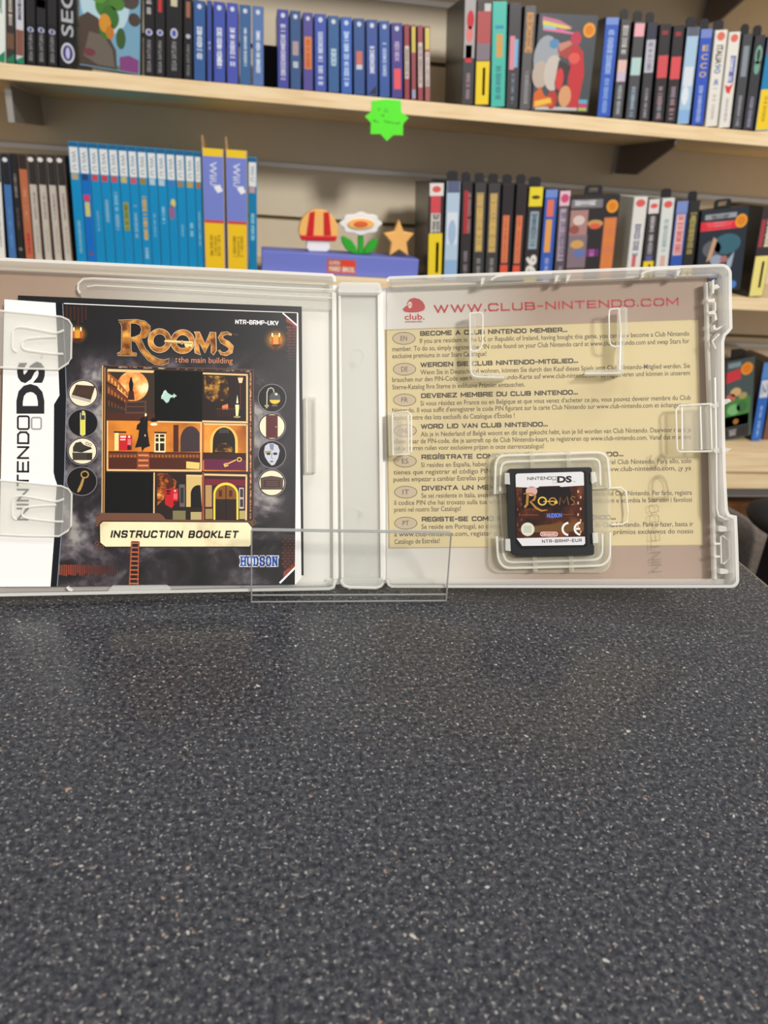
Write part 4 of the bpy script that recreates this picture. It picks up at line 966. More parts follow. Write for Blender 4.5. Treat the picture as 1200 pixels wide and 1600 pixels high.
# holder for the cartridge
mb = MB()
psolid(mb, PR, rrect(763, 704, 955, 895, 18), 0, .5, PL_HOLD)
psolid(mb, PR, [(775, 716)] + [(938, 708), (950, 716), (952, 762), (926, 764), (926, 742), (790, 747), (791, 770), (774, 772)], .5, 2.8, PL_HOLD, PL_EDGE)
psolid(mb, PR, [(777, 840), (796, 838), (797, 864), (806, 872), (926, 868), (928, 834), (953, 832), (955, 872), (944, 884), (790, 889), (779, 880)], .5, 2.8, PL_HOLD, PL_EDGE)
psolid(mb, PR, [(780, 772), (790, 772), (794, 838), (784, 839)], .5, 1.8, PL_HOLD)
for pts in ([(773, 772), (774, 722), (782, 712), (938, 707), (949, 714), (953, 762)], [(781, 768), (782, 730), (788, 722), (930, 717), (937, 722), (938, 758)],
            [(776, 838), (778, 874), (788, 888), (942, 884), (953, 872), (953, 832)], [(785, 842), (786, 868), (793, 879), (933, 875), (941, 866), (941, 834)]):
    tube(mb, [PR.px(x, y, 2.9) for x, y in soft(pts)], .0005, PL_EDGE)
for x in (828, 885, 832, 889):
    y0 = (704, 748) if x in (828, 885) else (868, 893)
    psolid(mb, PR, [(x, y0[0]), (x + 6, y0[0] - .3), (x + 8, y0[1]), (x + 2, y0[1])], .5, 3.4, PL_HOLD, PL_EDGE)
tube(mb, [PR.px(x, y, .9) for x, y in ((926, 764), (970, 762), (978, 768), (981, 800), (980, 815), (972, 819), (955, 820))], .0004, PL_EDGE)
for px in ([(789, 739), (796, 739), (797, 757), (789, 756)], [(790, 842), (797, 842), (798, 861), (790, 860)], [(924, 738), (930, 737), (933, 752), (925, 756)], [(926, 833), (934, 832), (935, 848), (927, 849)]):
    psolid(mb, PR, px, .5, 6.4, PL_EDGE)
mb.build('cartridge_holder', rh)

# hooks and clips of the right half
def hook(px_bar, px_foot, outline):
    mb = MB(); psolid(mb, PR, px_bar, 1.5, 6.0, PL_CLIP, PL_RIM); psolid(mb, PR, px_foot, 0, 4.5, PL_CLIP, PL_EDGE)
    for o_ in outline: tube(mb, [PR.px(x, y, 6.1) for x, y in soft(o_, 2)], .00033, PL_EDGE)
    mb.build('leaflet_hook', rh)


hook([(733, 489), (741, 488), (743, 505), (743, 582), (735, 586)], [(735, 582), (740, 590), (790, 591), (795, 586), (760, 583)], [[(734, 490), (752, 488), (754.5, 492), (754, 540), (748, 548), (738, 550), (735, 545)], [(734, 490), (735, 580), (740, 589), (788, 590)]])
hook([(968, 481), (980, 480), (981, 522), (974, 545), (974, 582), (966, 584), (967, 540)], [(914, 584), (920, 578), (966, 577), (975, 580), (974, 584)], [[(967, 482), (953, 483), (951.5, 488), (952, 536), (958, 542), (968, 541)], [(967, 482), (970, 520), (968, 578)], [(914, 584), (970, 583)]])
mb = MB()
psolid(mb, PR, [(613, 644), (636, 642.5), (637, 709), (614, 711)], 4.4, 5.0, PL_CLIP, PL_EDGE)
tube(mb, [PR.px(x, y, 5.1) for x, y in ((613, 645), (637, 643), (642.5, 648), (643, 706), (638, 710), (614, 711))], .0004, PL_EDGE, True); tube(mb, [PR.px(x, y, 5.1) for x, y in ((638, 648), (638.5, 706))], .00035, PL_EDGE)
psolid(mb, PR, [(606, 644), (613, 644), (614, 711), (608, 711)], 0, 5.0, PL_CLIP, PL_EDGE)
mb.build('leaflet_clip', rh)
mb = MB()
psolid(mb, PR, [(1065, 636), (1110, 633), (1112, 702), (1066, 703)], 4.4, 5.0, PL_CLIP, PL_EDGE)
psolid(mb, PR, [(1108, 633), (1116, 632), (1118, 702), (1110, 702)], 0, 5.0, PL_CLIP, PL_EDGE)
for o_ in ([(1056, 641), (1061, 634), (1110, 631), (1118, 634)], [(1056, 641), (1058, 702), (1061, 706), (1118, 705)], [(1065, 637), (1066, 702)], [(1094, 635), (1096, 703)], [(1110, 632), (1112, 704)]):
    tube(mb, [PR.px(x, y, 5.1) for x, y in o_], .0004, PL_EDGE)
psolid(mb, PR, [(1112, 634), (1128, 624), (1140, 623), (1142.5, 627), (1130, 634), (1116, 638)], 4.6, 6.0, PL_RIM, PL_EDGE)
psolid(mb, PR, [(1114, 701), (1128, 699), (1144, 701), (1136, 706), (1118, 708)], 4.6, 6.0, PL_RIM, PL_EDGE)
mb.build('leaflet_clip', rh)

# clips of the left half that hold the booklet
BW = 3.2                                           # booklet front, mm above the floor
def bclip(y0, y1, dy):
    mb = MB(); w0, w1 = BW + .5, BW + 1.1
    T = lambda x, y: (x, y0 + (y - 485) * (y1 - y0) / 92.0)
    out = [(-26, 487), (0, 485.5), (50, 490), (96, 495), (107, 500), (112, 508), (111, 560), (106, 568), (92, 577), (40, 576), (0, 574), (-26, 574)]
    sl1 = [(24, 508), (84, 517), (100, 515), (100, 519), (90, 523), (30, 514)]
    psolid(mb, PL, [T(*p) for p in out], w0, w1, PL_CLIP, PL_EDGE)
    tube(mb, [PL.px(*T(x, y), w1 + .05) for x, y in out], .00038, PL_EDGE)
    for path in ([(100, 516), (88, 521), (60, 515), (30, 510), (20, 514), (19, 545), (26, 550)], [(99, 553), (88, 553), (60, 550), (34, 546), (35, 530), (60, 527), (88, 526)]):
        tube(mb, [PL.px(*T(x, y), w1 + .05) for x, y in soft(path, 2)], .00042, PL_EDGE)
    psolid(mb, PL, [T(-26, 487), T(-18, 487), T(-18, 574), T(-26, 574)], 0, w1, PL_CLIP)
    mb.build('booklet_clip', lh)


bclip(485, 577, 0)
bclip(750, 838, 0)

# ------------------------------------------------------------------ printed cover insert behind the clear floors
def grad_mat(name, stops, x0, x1):
    """printed tone running across the sheet (along the sheet's own x axis, metres)"""
    m, nt, b = nodes(name)
    tc = nt.nodes.new('ShaderNodeTexCoord'); sp = nt.nodes.new('ShaderNodeSeparateXYZ'); mr = nt.nodes.new('ShaderNodeMapRange')
    nt.links.new(tc.outputs['Object'], sp.inputs[0]); nt.links.new(sp.outputs[0], mr.inputs[0])
    mr.inputs[1].default_value = x0; mr.inputs[2].default_value = x1
    r = ramp(nt, mr.outputs[0], stops); nt.links.new(r.outputs[0], b.inputs['Base Color']); b.inputs['Roughness'].default_value = .55
    return m


SHEET = grad_mat('printed_sheet_tone', [(.0, (160, 132, 112)), (.12, (170, 144, 126)), (.24, (222, 219, 213)), (.5, (224, 223, 219)), (.64, (206, 200, 193)), (.76, (168, 145, 130)), (1., (160, 136, 120))], -.135, .135)
mb = MB()
ins = empty('cover_insert', CASE_M, 'printed paper cover sheet behind the clear plastic of the open case, right side with text', 'paper sheet')
wi = -1.35
r0, r1 = PR.tv(PR.px(1104, 440, wi)), PR.tv(PR.px(1114, 905, wi))
t1 = (r0[0] + r1[0]) / 2
xs = [(PL, 133), (PL, .6), (PR, .6), (PR, t1)]
vs = [p.loc(t, 1.2, wi) for p, t in xs] + [p.loc(t, 122.6, wi) for p, t in xs] + [p.loc(t, 1.2, wi - .18) for p, t in xs] + [p.loc(t, 122.6, wi - .18) for p, t in xs]
mb.add(vs, [[0, 1, 5, 4], [1, 2, 6, 5], [2, 3, 7, 6], [9, 8, 12, 13], [10, 9, 13, 14], [11, 10, 14, 15], [0, 4, 12, 8], [3, 11, 15, 7], [4, 5, 13, 12], [5, 6, 14, 13], [6, 7, 15, 14], [1, 0, 8, 9], [2, 1, 9, 10], [3, 2, 10, 11]], SHEET)
mb.build('sheet', ins)
d = Decal(lambda x, y, l: PR.px(x, y, wi + .03, l))
BEIGE = M((214, 197, 152), .6); BEI2 = M((176, 156, 118), .6); HD = M((58, 46, 42), .6); BD = M((66, 54, 42), .6); REDP = M((186, 62, 68), .6); OVF = M((196, 178, 150), .6)
d.poly([(601, 515), (1091.5, 498.5), (1098.5, 852.5), (607, 857)], BEI2, 1); d.poly([(604, 516.5), (1090.5, 500), (1097.5, 851), (609, 855.5)], BEIGE, 2)
# emblem: red cap with a white oval, and the club name
cap = [(629, 483.5), (632, 480), (636, 477), (636, 473), (640, 467.5), (647, 465.2), (655, 467.2), (661, 472), (664, 478), (664, 482.5), (661, 485.5), (652, 488), (640, 488.4), (632, 487)]
d.poly(cap, REDP, 2); d.oval(640.5, 476.5, 3.4, 5.2, M((226, 216, 208), .6), 3); d.stroke([(638.6, 479.6), (639.2, 474.5), (640.6, 477.3), (642, 474.3), (642.4, 478.6)], .9, REDP, 4)
d.text('club.', (632, 499.5), (663.5, 499), 8.6, REDP, 2, .02); d.text('nintendo', (633, 504), (660, 503.6), 3.2, REDP, 2, .02)
stext(d, 'WWW.CLUB-NINTENDO.COM', (678, 489.3), (1060.5, 477.6), 12.8, 2.8, REDP, 2, .42)
for t_, p0, p1, ov in (('BECOME A CLUB NINTENDO MEMBER...', (656.5, 525), (886.5, 519), ('EN', 631, 528.8)), ('WERDEN SIE CLUB NINTENDO-MITGLIED...', (657, 574), (903.5, 567.3), ('DE', 632, 577)),
                       ('DEVENEZ MEMBRE DU CLUB NINTENDO...', (658, 622.3), (903, 616.6), ('FR', 632.3, 625)), ('WORD LID VAN CLUB NINTENDO...', (657.5, 670.3), (856, 666.5), ('NL', 633, 673)),
                       ('REGÍSTRATE COMO SOCIO DEL CLUB NINTENDO...', (658.5, 718), (974, 713.2), ('ES', 633, 720.6)), ('DIVENTA UN MEMBRO DEL CLUB...', (659, 766.6), (884, 763.5), ('IT', 634, 769)),
                       ('REGISTE-SE COMO MEMBRO DO CLUB NINTENDO...', (659, 815.2), (962, 812), ('PT', 634, 817.5))):
    stext(d, t_, p0, p1, 7.6, 1.85, HD, 3, .40)
    c, ox, oy = ov; d.oval(ox, oy, 18, 9.8, BD, 3); d.oval(ox, oy, 17.1, 8.9, OVF, 4); d.text(c, (ox - 5, oy + 3.6), (ox + 5, oy + 3.5), 7.4, M((70, 66, 72), .6), 5)
WEB = 'www.club-nintendo.com'
for t_, p0, p1 in (
    ('If you are resident in the UK or Republic of Ireland, having bought this game, you can now become a Club Nintendo', (656, 536.3), (1077, 524.5)),
    ('member. To do so, simply register the PIN code found on your Club Nintendo card at www.club-nintendo.com and swap Stars for', (613, 549), (1077, 536.3)), ('exclusive premiums in our Stars Catalogue!', (613, 560), (760, 556)),
    ('Wenn Sie in Deutschland wohnen, können Sie durch den Kauf dieses Spiels jetzt Club Nintendo-Mitglied werden. Sie', (657, 585.3), (1078, 574.8)),
    ('brauchen nur den PIN-Code von Ihrer Club Nintendo-Karte auf www.club-nintendo.com zu registrieren und können in unserem', (613, 597), (1078, 586)), ('Sterne-Katalog Ihre Sterne in exklusive Prämien eintauschen.', (613, 608.5), (820, 604)),
    ("Si vous résidez en France ou en Belgique et que vous venez d'acheter ce jeu, vous pouvez devenir membre du Club", (657, 633.8), (1079, 624.6)),
    ("Nintendo. Il vous suffit d'enregistrer le code PIN figurant sur la carte Club Nintendo sur www.club-nintendo.com et échangez vos", (613, 645), (1079, 635.6)), ("Étoiles contre des lots exclusifs du Catalogue d'Étoiles !", (613, 656.3), (804, 652.8)),
    ('Als je in Nederland of België woont en dit spel gekocht hebt, kun je lid worden van Club Nintendo. Daarvoor moet je', (657.5, 682), (1080, 674.6)),
    ('alleen maar de PIN-code, die je aantreft op de Club Nintendo-kaart, te registreren op www.club-nintendo.com. Vanaf dat moment', (614, 693.4), (1080, 686)), ('kun je sterren ruilen voor exclusieve prijzen in onze sterrencatalogus!', (614, 704), (850, 700.4)),
    ('Si resides en España, haber comprado este juego te permite hacerte socio o del Club Nintendo. Para ello, solo', (658, 730), (1080, 723.4)),
    ('tienes que registrar el código PIN que aparece en tu tarjeta del Club en www.club-nintendo.com, ¡y ya', (615, 741.5), (1080, 734.5)), ('puedes empezar a cambiar Estrellas por regalos!', (615, 752.6), (790, 749.5)),
    ('Se sei residente in Italia, avendo acquistato questo gioco puoi diventare membro del Club Nintendo. Per farlo, registra', (658.5, 778), (1081, 773)),
    ('il codice PIN che hai trovato sulla tua scheda Club Nintendo su www.club-nintendo.com e scambia le Star con i favolosi', (616, 789.2), (1081, 784)), ('premi nel nostro Star Catalogo!', (616, 800), (720, 798)),
    ('Se reside em Portugal, ao comprar este jogo pode tornar-se membro do Club Nintendo. Para o fazer, basta ir', (658.5, 826.6), (1083, 822)),
    ('a www.club-nintendo.com, registar o código PIN e trocar as suas Estrelas por prémios exclusivos do nosso', (616, 838.4), (1083, 833.2)), ('Catálogo de Estrelas!', (616.5, 850), (687, 848.2))):
    d.text(t_, p0, p1, 7.2, BD, 3, .008)
d.mb.build('printed_text', ins)

# ------------------------------------------------------------------ instruction booklet and the leaflet behind it
lf = empty('leaflet', at_case(PL.px(250, 910, 1.2)), 'black edged leaflet tucked behind the instruction booklet', 'leaflet')
mb = MB(); BLKP = M((8, 8, 10), .35)
psolid(mb, PL, [(28, 461.5), (250, 470.5), (471.5, 479), (474.5, 899), (250, 905), (20, 909)], 1.3, 1.8, BLKP, PAPER)
mb.build('sheet', lf)

bk = empty('instruction_booklet', at_case(PL.px(230, 914, 2.0)), 'dark instruction booklet with golden title clipped into the left half of the case', 'booklet')
mb = MB()
psolid(mb, PL, [(7.5, 468), (90, 474), (270, 481.5), (464, 488.5), (466, 489), (471, 903), (462, 913), (170, 915), (78, 916.5), (-2, 917)], 1.95, BW - .05, M((228, 226, 222), .5), M((238, 237, 233), .5))
mb.build('pages', bk)
def smoke_mat():
    """mottled grey smoke printed over black, strongest beside the picture frame"""
    m, nt, b = nodes('smoky_print'); tc = nt.nodes.new('ShaderNodeTexCoord'); sp = nt.nodes.new('ShaderNodeSeparateXYZ'); nt.links.new(tc.outputs['Object'], sp.inputs[0])

    def rng(src, a, b_, lo=0., hi=1.):
        n = nt.nodes.new('ShaderNodeMapRange'); n.interpolation_type = 'SMOOTHSTEP'
        for i, v in enumerate((a, b_, lo, hi)): n.inputs[i + 1].default_value = v
        nt.links.new(src, n.inputs[0]); return n.outputs[0]

    def mul(x, y):
        n = nt.nodes.new('ShaderNodeMath'); n.operation = 'MULTIPLY'; nt.links.new(x, n.inputs[0]); nt.links.new(y, n.inputs[1]); return n.outputs[0]

    def noise(sc_, de, di):
        n = nt.nodes.new('ShaderNodeTexNoise'); n.inputs['Scale'].default_value = sc_; n.inputs['Detail'].default_value = de; n.inputs['Distortion'].default_value = di
        nt.links.new(tc.outputs['Object'], n.inputs['Vector']); return n.outputs['Fac']
    mk = mul(mul(rng(sp.outputs[1], .094, .076), rng(sp.outputs[0], .057, .046)), rng(sp.outputs[1], .006, .020, .45, 1.))
    f = mul(mul(rng(noise(48, 6, 1.2), .30, .72), rng(noise(330, 4, .3), .2, .8, .55, 1.25)), mk)
    r = ramp(nt, f, [(.0, (9, 7, 10)), (.25, (42, 36, 40)), (.55, (92, 86, 92)), (.95, (150, 146, 140))])
    nt.links.new(r.outputs[0], b.inputs['Base Color']); b.inputs['Roughness'].default_value = .3; return m


SMOKE = smoke_mat()
d = Decal(lambda x, y, l: PL.px(x, y, BW, l))
BK0 = M((10, 8, 11), .3); DKB = M((24, 18, 20), .3)
d.poly([(7, 467.5), (90, 473.5), (270, 481), (465, 488), (461.5, 913.5), (170, 915.5), (78, 916.7), (-2, 917)], BK0, 1)
SMK1 = noise_mat('dark_smoke_print', 38, [(.30, (10, 8, 10)), (.55, (30, 25, 28)), (.75, (66, 58, 62))], .3, 6)
d.poly([(96, 475), (270, 482), (464.5, 489), (461.2, 912.5), (170, 915), (89, 916)], SMOKE, 2)
# white strip with the console name, dark band beside it
d.poly([(88, 473.3), (98, 474), (102.5, 560), (104.5, 620), (102.5, 700), (101.5, 740), (99, 800), (90, 916), (79, 916.6)], M((10, 13, 20), .25), 4)
d.stroke([(98, 474), (102, 560), (104, 620), (102, 700), (101, 740), (98.5, 800), (89.5, 916)], 1.3, M((120, 128, 140), .3), 6)
d.poly([(7, 467.7), (87, 473.3), (90, 540), (93, 618), (84.5, 632), (83.8, 738), (86, 748), (89, 756), (86, 800), (85, 837), (79, 916.5), (-2, 916.8)], M((228, 227, 224), .4), 5)
INK = M((22, 21, 23), .4); GREYI = M((150, 148, 150), .4)
stext(d, 'NINTEND', (45.0, 813.5), (46.2, 674), 19.4, 3.1, INK, 6, .36)
sq = rrect(28, 650.5, 45.3, 670.5, 3); d.stroke(sq, 3.0, INK, 6, True); d.stroke(rrect(49.5, 652.5, 64.5, 670.5, 3), 2.6, GREYI, 6, True)
d.text('D', (66.8, 646.5), (66.8, 600), 38.5, INK, 6, .045); d.text('S', (67.3, 598.8), (67.3, 565), 37.5, INK, 6, .045); d.text('TM', (68, 562), (68.4, 555), 5, GREYI, 6)
# frame
FRM = M((96, 62, 46), .35); GLD = M((226, 190, 132), .35); FDK = M((40, 20, 18), .35); GL2 = M((176, 126, 70), .35)
d.poly([(160, 570), (397.5, 577), (397, 822), (158.5, 822)], FDK, 5); d.stroke([(160.5, 571), (159.3, 812)], 1.4, GLD, 6); d.stroke([(164, 574), (162.5, 805)], 1.8, GL2, 6)
d.stroke([(161, 571), (397, 578)], 1.6, FRM, 6); d.stroke([(396, 580), (396, 815)], 1.6, FRM, 6); d.stroke([(391.5, 582), (391.5, 812)], 2.4, noise_mat('ornate_gilt', 900, [(.4, (60, 24, 16)), (.6, (206, 150, 110))], .35), 6)
d.stroke([(165, 573), (270, 576), (390, 580)], 2.4, noise_mat('worn_gilt', 500, [(.5, (34, 18, 16)), (.68, (190, 170, 150))], .35), 6)
# tile one: moonlit statue
d.poly([(167, 576.5), (242, 578.5), (242, 657), (166.5, 657)], M((52, 38, 28), .3), 6)
MOON = noise_mat('orange_moon', 210, [(.35, (226, 110, 40)), (.5, (240, 176, 96)), (.65, (250, 226, 176))], .3, 4)
d.oval(207.5, 603.5, 24.5, 23.5, MOON, 7); d.poly([(168, 576.6), (241, 579), (239.5, 582.8), (168, 580.6)], GLD, 8)
for k in range(3):
    d.poly([(167, 580 + k * 20), (184, 594 + k * 14.5), (200, 614 + k * 8.5), (200, 620 + k * 8.5), (184, 606 + k * 14.5), (167, 596 + k * 20)], M(((150, 80, 30), (96, 48, 22), (56, 28, 18))[k], .3), 8)
    for j in range(6): x = 169 + j * 5; y0 = 585 + k * 20 + j * (5.2 - k * 1.4); d.poly([(x, y0), (x + 2.4, y0 + 1.6), (x + 2.4, y0 + 10 - j), (x, y0 + 9 - j)], M(((236, 160, 84), (170, 98, 44), (96, 60, 36))[k], .3), 9)
d.poly([(199.5, 625), (201, 611), (209, 611), (210.5, 625)], M((60, 30, 22), .3), 9)
d.poly([(202.5, 611), (201.5, 600), (203, 593), (204.5, 590), (206.5, 593), (208.6, 600), (207.5, 611)], BK0, 10); d.oval(205, 591.2, 1.4, 1.8, BK0, 10)
d.poly([(166.5, 645), (242, 646), (242, 657), (166.5, 657)], M((70, 34, 22), .3), 9); d.poly([(195.5, 627), (229, 626), (229, 646.5), (195.5, 646.5)], M((84, 58, 46), .3), 10); d.poly([(198, 629.5), (226, 629), (226, 643.5), (198, 643.5)], M((58, 34, 32), .3), 11); d.stroke([(198, 635.5), (226, 635.5)], 1, M((108, 74, 60), .3), 12)
# tile two: black with a pale green funnel and arrow
d.poly([(241.5, 578.5), (316.5, 580.5), (316, 658), (241.5, 657)], M((4, 6, 6), .25), 7)
d.poly([(251.5, 623), (256, 611), (259, 609.3), (262, 614), (268, 617.5), (271.5, 617), (271, 614.5), (276.3, 618.6), (270.8, 622.5), (271, 620.3), (266, 622), (263.6, 628), (260, 630), (255, 624)], M((170, 206, 190), .3), 8); d.stroke([(252.5, 620), (257.5, 611)], 1.2, M((220, 240, 230), .3), 9)
# tile three: autumn tree, lamp, candle
d.poly([(316.5, 582.5), (387.5, 584.5), (387.5, 658), (316, 657)], M((28, 14, 12), .3), 7)
TREE = noise_mat('golden_leaves', 420, [(.45, (44, 24, 10)), (.6, (150, 104, 36)), (.75, (236, 196, 96))], .3, 4)
d.poly([(319, 587), (350, 588), (357, 600), (358, 618), (350, 626), (332, 628), (320, 620)], TREE, 8)
d.stroke([(317, 583.6), (387, 586)], 2.6, GLD, 9); d.stroke([(386, 586), (386, 658)], 2.6, GLD, 9); d.stroke([(316, 658.5), (387.5, 660)], 3, GLD, 9)
d.stroke([(375.5, 600), (375.8, 640)], 1.2, M((96, 40, 34), .3), 9); d.poly([(371.5, 590.5), (380, 590.5), (378, 598.5), (373.5, 598.5)], M((232, 200, 160), .3), 9); d.poly([(372, 588.5), (379, 588.5), (380, 590.5), (371.5, 590.5)], M((120, 50, 40), .3), 9)
for k in range(7): d.stroke([(340 + k * 4, 637), (340 + k * 4, 651)], .8, M((76, 36, 26), .3), 9)
d.stroke([(338, 639), (368, 639)], .8, M((110, 54, 36), .3), 9); d.poly([(347, 634), (356, 631), (357, 640), (347, 640)], M((214, 120, 76), .3), 8)
d.poly([(367.5, 632.5), (373.5, 632.5), (373.5, 638), (372, 650), (368.5, 650), (368, 640)], M((232, 222, 160), .3), 10); d.poly([(369.3, 630), (370.8, 617), (372.3, 630)], M((252, 246, 206), .3), 10); d.oval(370.5, 651.5, 5.5, 1.7, M((150, 140, 96), .3), 10)
# middle row: the long orange house front
HSE = noise_mat('orange_wall', 60, [(.3, (150, 78, 22)), (.6, (224, 138, 44)), (.8, (240, 176, 84))], .3, 3)
d.poly([(167, 657), (316, 659), (315.5, 735.5), (166.5, 735)], HSE, 8)
d.stroke([(168, 657.6), (168, 735)], 2.0, GLD, 10); d.stroke([(240, 658.8), (315, 660.3)], 2.2, GLD, 10); d.stroke([(314.3, 660), (314, 736)], 2.2, GLD, 10); d.stroke([(167, 734.6), (315, 735.6)], 2.8, GLD, 10)
d.poly([(169.5, 705), (313, 707), (313, 733.5), (169.5, 733)], M((74, 30, 14), .3), 9); d.poly([(169.5, 708), (313, 710), (313, 716), (169.5, 715)], M((104, 54, 24), .3), 10)
for k in range(26): d.rect(172 + k * 5.4, 711, 174.5 + k * 5.4, 714.5, M((170, 96, 46), .3), 11)
d.poly([(178, 674), (197.5, 674.3), (197.5, 676.5), (178, 676.3)], BK0, 10); d.rect(179, 676.5, 185.5, 704, M((248, 214, 140), .3), 10)
d.poly([(186, 679.5), (206.5, 680), (206.5, 703.5), (185.5, 704)], M((190, 24, 34), .3), 11); d.rect(188, 681, 197, 684, M((240, 210, 200), .3), 12); d.rect(188, 686, 196, 688, M((240, 210, 200), .3), 12); d.oval(202, 682.5, 2, 2, M((240, 200, 190), .3), 12)
for k in range(4): d.rect(199.5, 687 + k * 3, 205, 688.4 + k * 3, M((240, 160, 160), .3), 12)
d.rect(199, 696, 205, 703, M((60, 8, 14), .3), 12)
d.poly([(241, 674.5), (261, 675), (260, 677.5), (242, 677.3)], M((70, 30, 16), .3), 10); d.poly([(242, 677.5), (259, 677.8), (258.5, 707), (241, 706.5)], M((246, 226, 170), .3), 11)
for a_, b_ in ((243.2, 248), (250, 257)):
    for c_, e_ in ((679, 683), (684.5, 690), (692.5, 704.5)): d.rect(a_, c_, b_, e_, M((36, 26, 22), .3), 12)
d.poly([(271, 664), (279, 664), (279, 706), (271, 706)], M((70, 30, 18), .3), 10); d.poly(arc(298, 687, 16, 21, 180, 330, 12) + [(312, 706), (282, 706)], M((58, 44, 48), .3), 10); d.poly([(291, 721), (312, 723), (311.5, 733), (291, 732)], M((232, 196, 110), .3), 11)
d.poly([(214, 706), (233, 706), (234, 734), (214, 734)], M((130, 60, 34), .3), 11)
for k in range(3): d.rect(216, 710 + k * 8, 232, 713 + k * 8, M((210, 130, 80), .3), 12)
d.oval(241, 657.5, 6, 1.8, BK0, 12); d.poly([(238.5, 652.5), (240.5, 652.5), (244, 657), (235, 657)], BK0, 12); d.oval(240.5, 663, 5.5, 2.2, M((252, 236, 190), .3), 11)
COAT = M((14, 8, 8), .3)
d.poly([(219, 657), (219.5, 653.5), (223, 651.5), (226.5, 653.5), (227, 657), (228.6, 650), (230.5, 651), (231, 662), (230.5, 672), (233, 690), (234.5, 697), (226, 700), (222, 706), (221, 698), (211, 699.5), (216, 684), (217.5, 672), (213, 671), (214.5, 664), (219, 660)], COAT, 13); d.oval(227.8, 648.3, 1.5, 2.6, M((250, 226, 180), .3), 13)
d.rect(226, 679, 227.6, 682, M((240, 200, 150), .3), 14)
# right tile of the middle row: arch and key
d.poly([(317, 661), (387.5, 662.5), (387.5, 736.5), (316, 736)], HSE, 8); d.stroke([(317, 662.6), (387.5, 664)], 2.4, GLD, 10); d.stroke([(386, 663), (386, 737)], 2.4, GLD, 10)
d.poly(arc(350, 690, 21.5, 24.5, 180, 360, 16) + [(371.5, 708), (328.5, 708)], M((244, 190, 92), .3), 9); d.poly(arc(350, 690, 17.5, 22, 180, 360, 16) + [(367.5, 708), (332, 708)], M((30, 20, 14), .3), 10); d.poly([(335, 706), (340, 694), (352, 692), (362, 698), (366, 707)], TREE, 11); d.rect(342, 670, 358, 677, M((62, 56, 54), .3), 11)
d.poly([(317, 707), (384.5, 708), (384.5, 720), (317, 719)], M((52, 24, 18), .3), 10); d.poly([(319, 717), (384.5, 719), (384.5, 735), (319, 734)], M((96, 30, 62), .3), 11); d.stroke([(317.5, 662), (317.5, 736)], 2.4, M((176, 96, 50), .3), 10)
d.stroke([(352, 726.5), (369, 718.5)], 1.8, M((226, 184, 96), .3), 12); d.ring(374, 718, 4, 3.6, 1.6, M((226, 184, 96), .3), 12); d.poly([(349, 725), (355, 723), (357, 728), (351, 730)], M((226, 184, 96), .3), 12)
# bottom row
d.poly([(165, 738), (241.5, 738.5), (241.5, 803), (164, 803)], M((5, 6, 6), .25), 8); d.stroke([(241, 738.5), (240.5, 803)], 2.0, GLD, 10)
d.poly([(244, 738.5), (316, 739.5), (316, 813), (243, 813)], M((34, 22, 16), .3), 8); d.poly([(245, 739), (262, 740), (276, 752), (273, 765), (258, 764), (256, 780), (246, 790)], noise_mat('rust_leaves', 420, [(.42, (70, 26, 8)), (.6, (196, 100, 30)), (.75, (246, 190, 110))], .3, 4), 9)
d.poly([(257, 764), (278.5, 763.5), (278.5, 781), (268, 794), (258, 788)], M((186, 20, 30), .3), 10); d.rect(260, 766, 266.5, 769, BK0, 11); d.rect(260, 770.5, 266, 772.5, BK0, 11); d.oval(273.5, 767, 1.8, 1.6, M((240, 180, 180), .3), 11); d.rect(271, 771, 277, 780, M((230, 90, 96), .3), 11); d.rect(271, 783, 276, 788, M((70, 6, 14), .3), 11)
d.poly([(280, 757), (289, 757), (289, 792), (281, 792)], M((96, 90, 84), .3), 9); d.rect(282, 762, 287, 786, M((40, 40, 44), .3), 10); d.poly([(291, 744), (315.5, 744), (315.5, 792), (291, 792)], M((206, 176, 110), .3), 9); d.poly(arc(310, 772, 12, 14, 180, 285, 10) + [(315.5, 793), (298, 793)], BK0, 10); d.rect(270, 798, 290, 812, M((120, 112, 74), .3), 9); d.rect(298, 800, 315, 812, M((176, 160, 108), .3), 9)
d.stroke([(291, 743), (316, 743.5)], 2.6, GLD, 10); d.stroke([(317.5, 738), (317.5, 813)], 3, M((150, 74, 44), .3), 10)
d.poly([(319, 740), (388, 741), (387.5, 813), (319, 813)], M((58, 26, 26), .3), 8); d.poly([(320, 748), (384, 750), (384, 760), (320, 757)], M((110, 28, 46), .3), 9); d.stroke([(318, 741.5), (386, 743)], 3, GLD, 10); d.stroke([(385, 743), (384.5, 813)], 2.6, GLD, 10)
d.poly(arc(353, 772, 19.5, 18, 180, 360, 16) + [(372.5, 812), (333.5, 812)], M((226, 206, 70), .3), 10); d.poly(arc(353, 773, 16.5, 15, 180, 360, 16) + [(369.5, 812), (336.5, 812)], M((128, 78, 24), .3), 11); d.poly([(336.5, 780), (369.5, 780), (369.5, 812), (336.5, 812)], M((36, 22, 16), .3), 12)
d.stroke([(353, 758), (353, 812)], 1.2, BK0, 13); d.rect(342, 766, 347, 776, M((70, 38, 14), .3), 13); d.rect(358, 766, 363, 776, M((70, 38, 14), .3), 13); d.rect(373.5, 762, 381, 795, M((190, 176, 170), .3), 10); d.rect(375, 764, 380, 777, M((60, 50, 54), .3), 11); d.rect(375, 780, 380, 792, M((60, 50, 54), .3), 11); d.rect(321, 758, 331, 792, M((176, 140, 90), .3), 9); d.rect(321, 795, 332, 811, M((150, 130, 80), .3), 9); d.rect(374, 798, 383, 811, M((176, 160, 100), .3), 9)
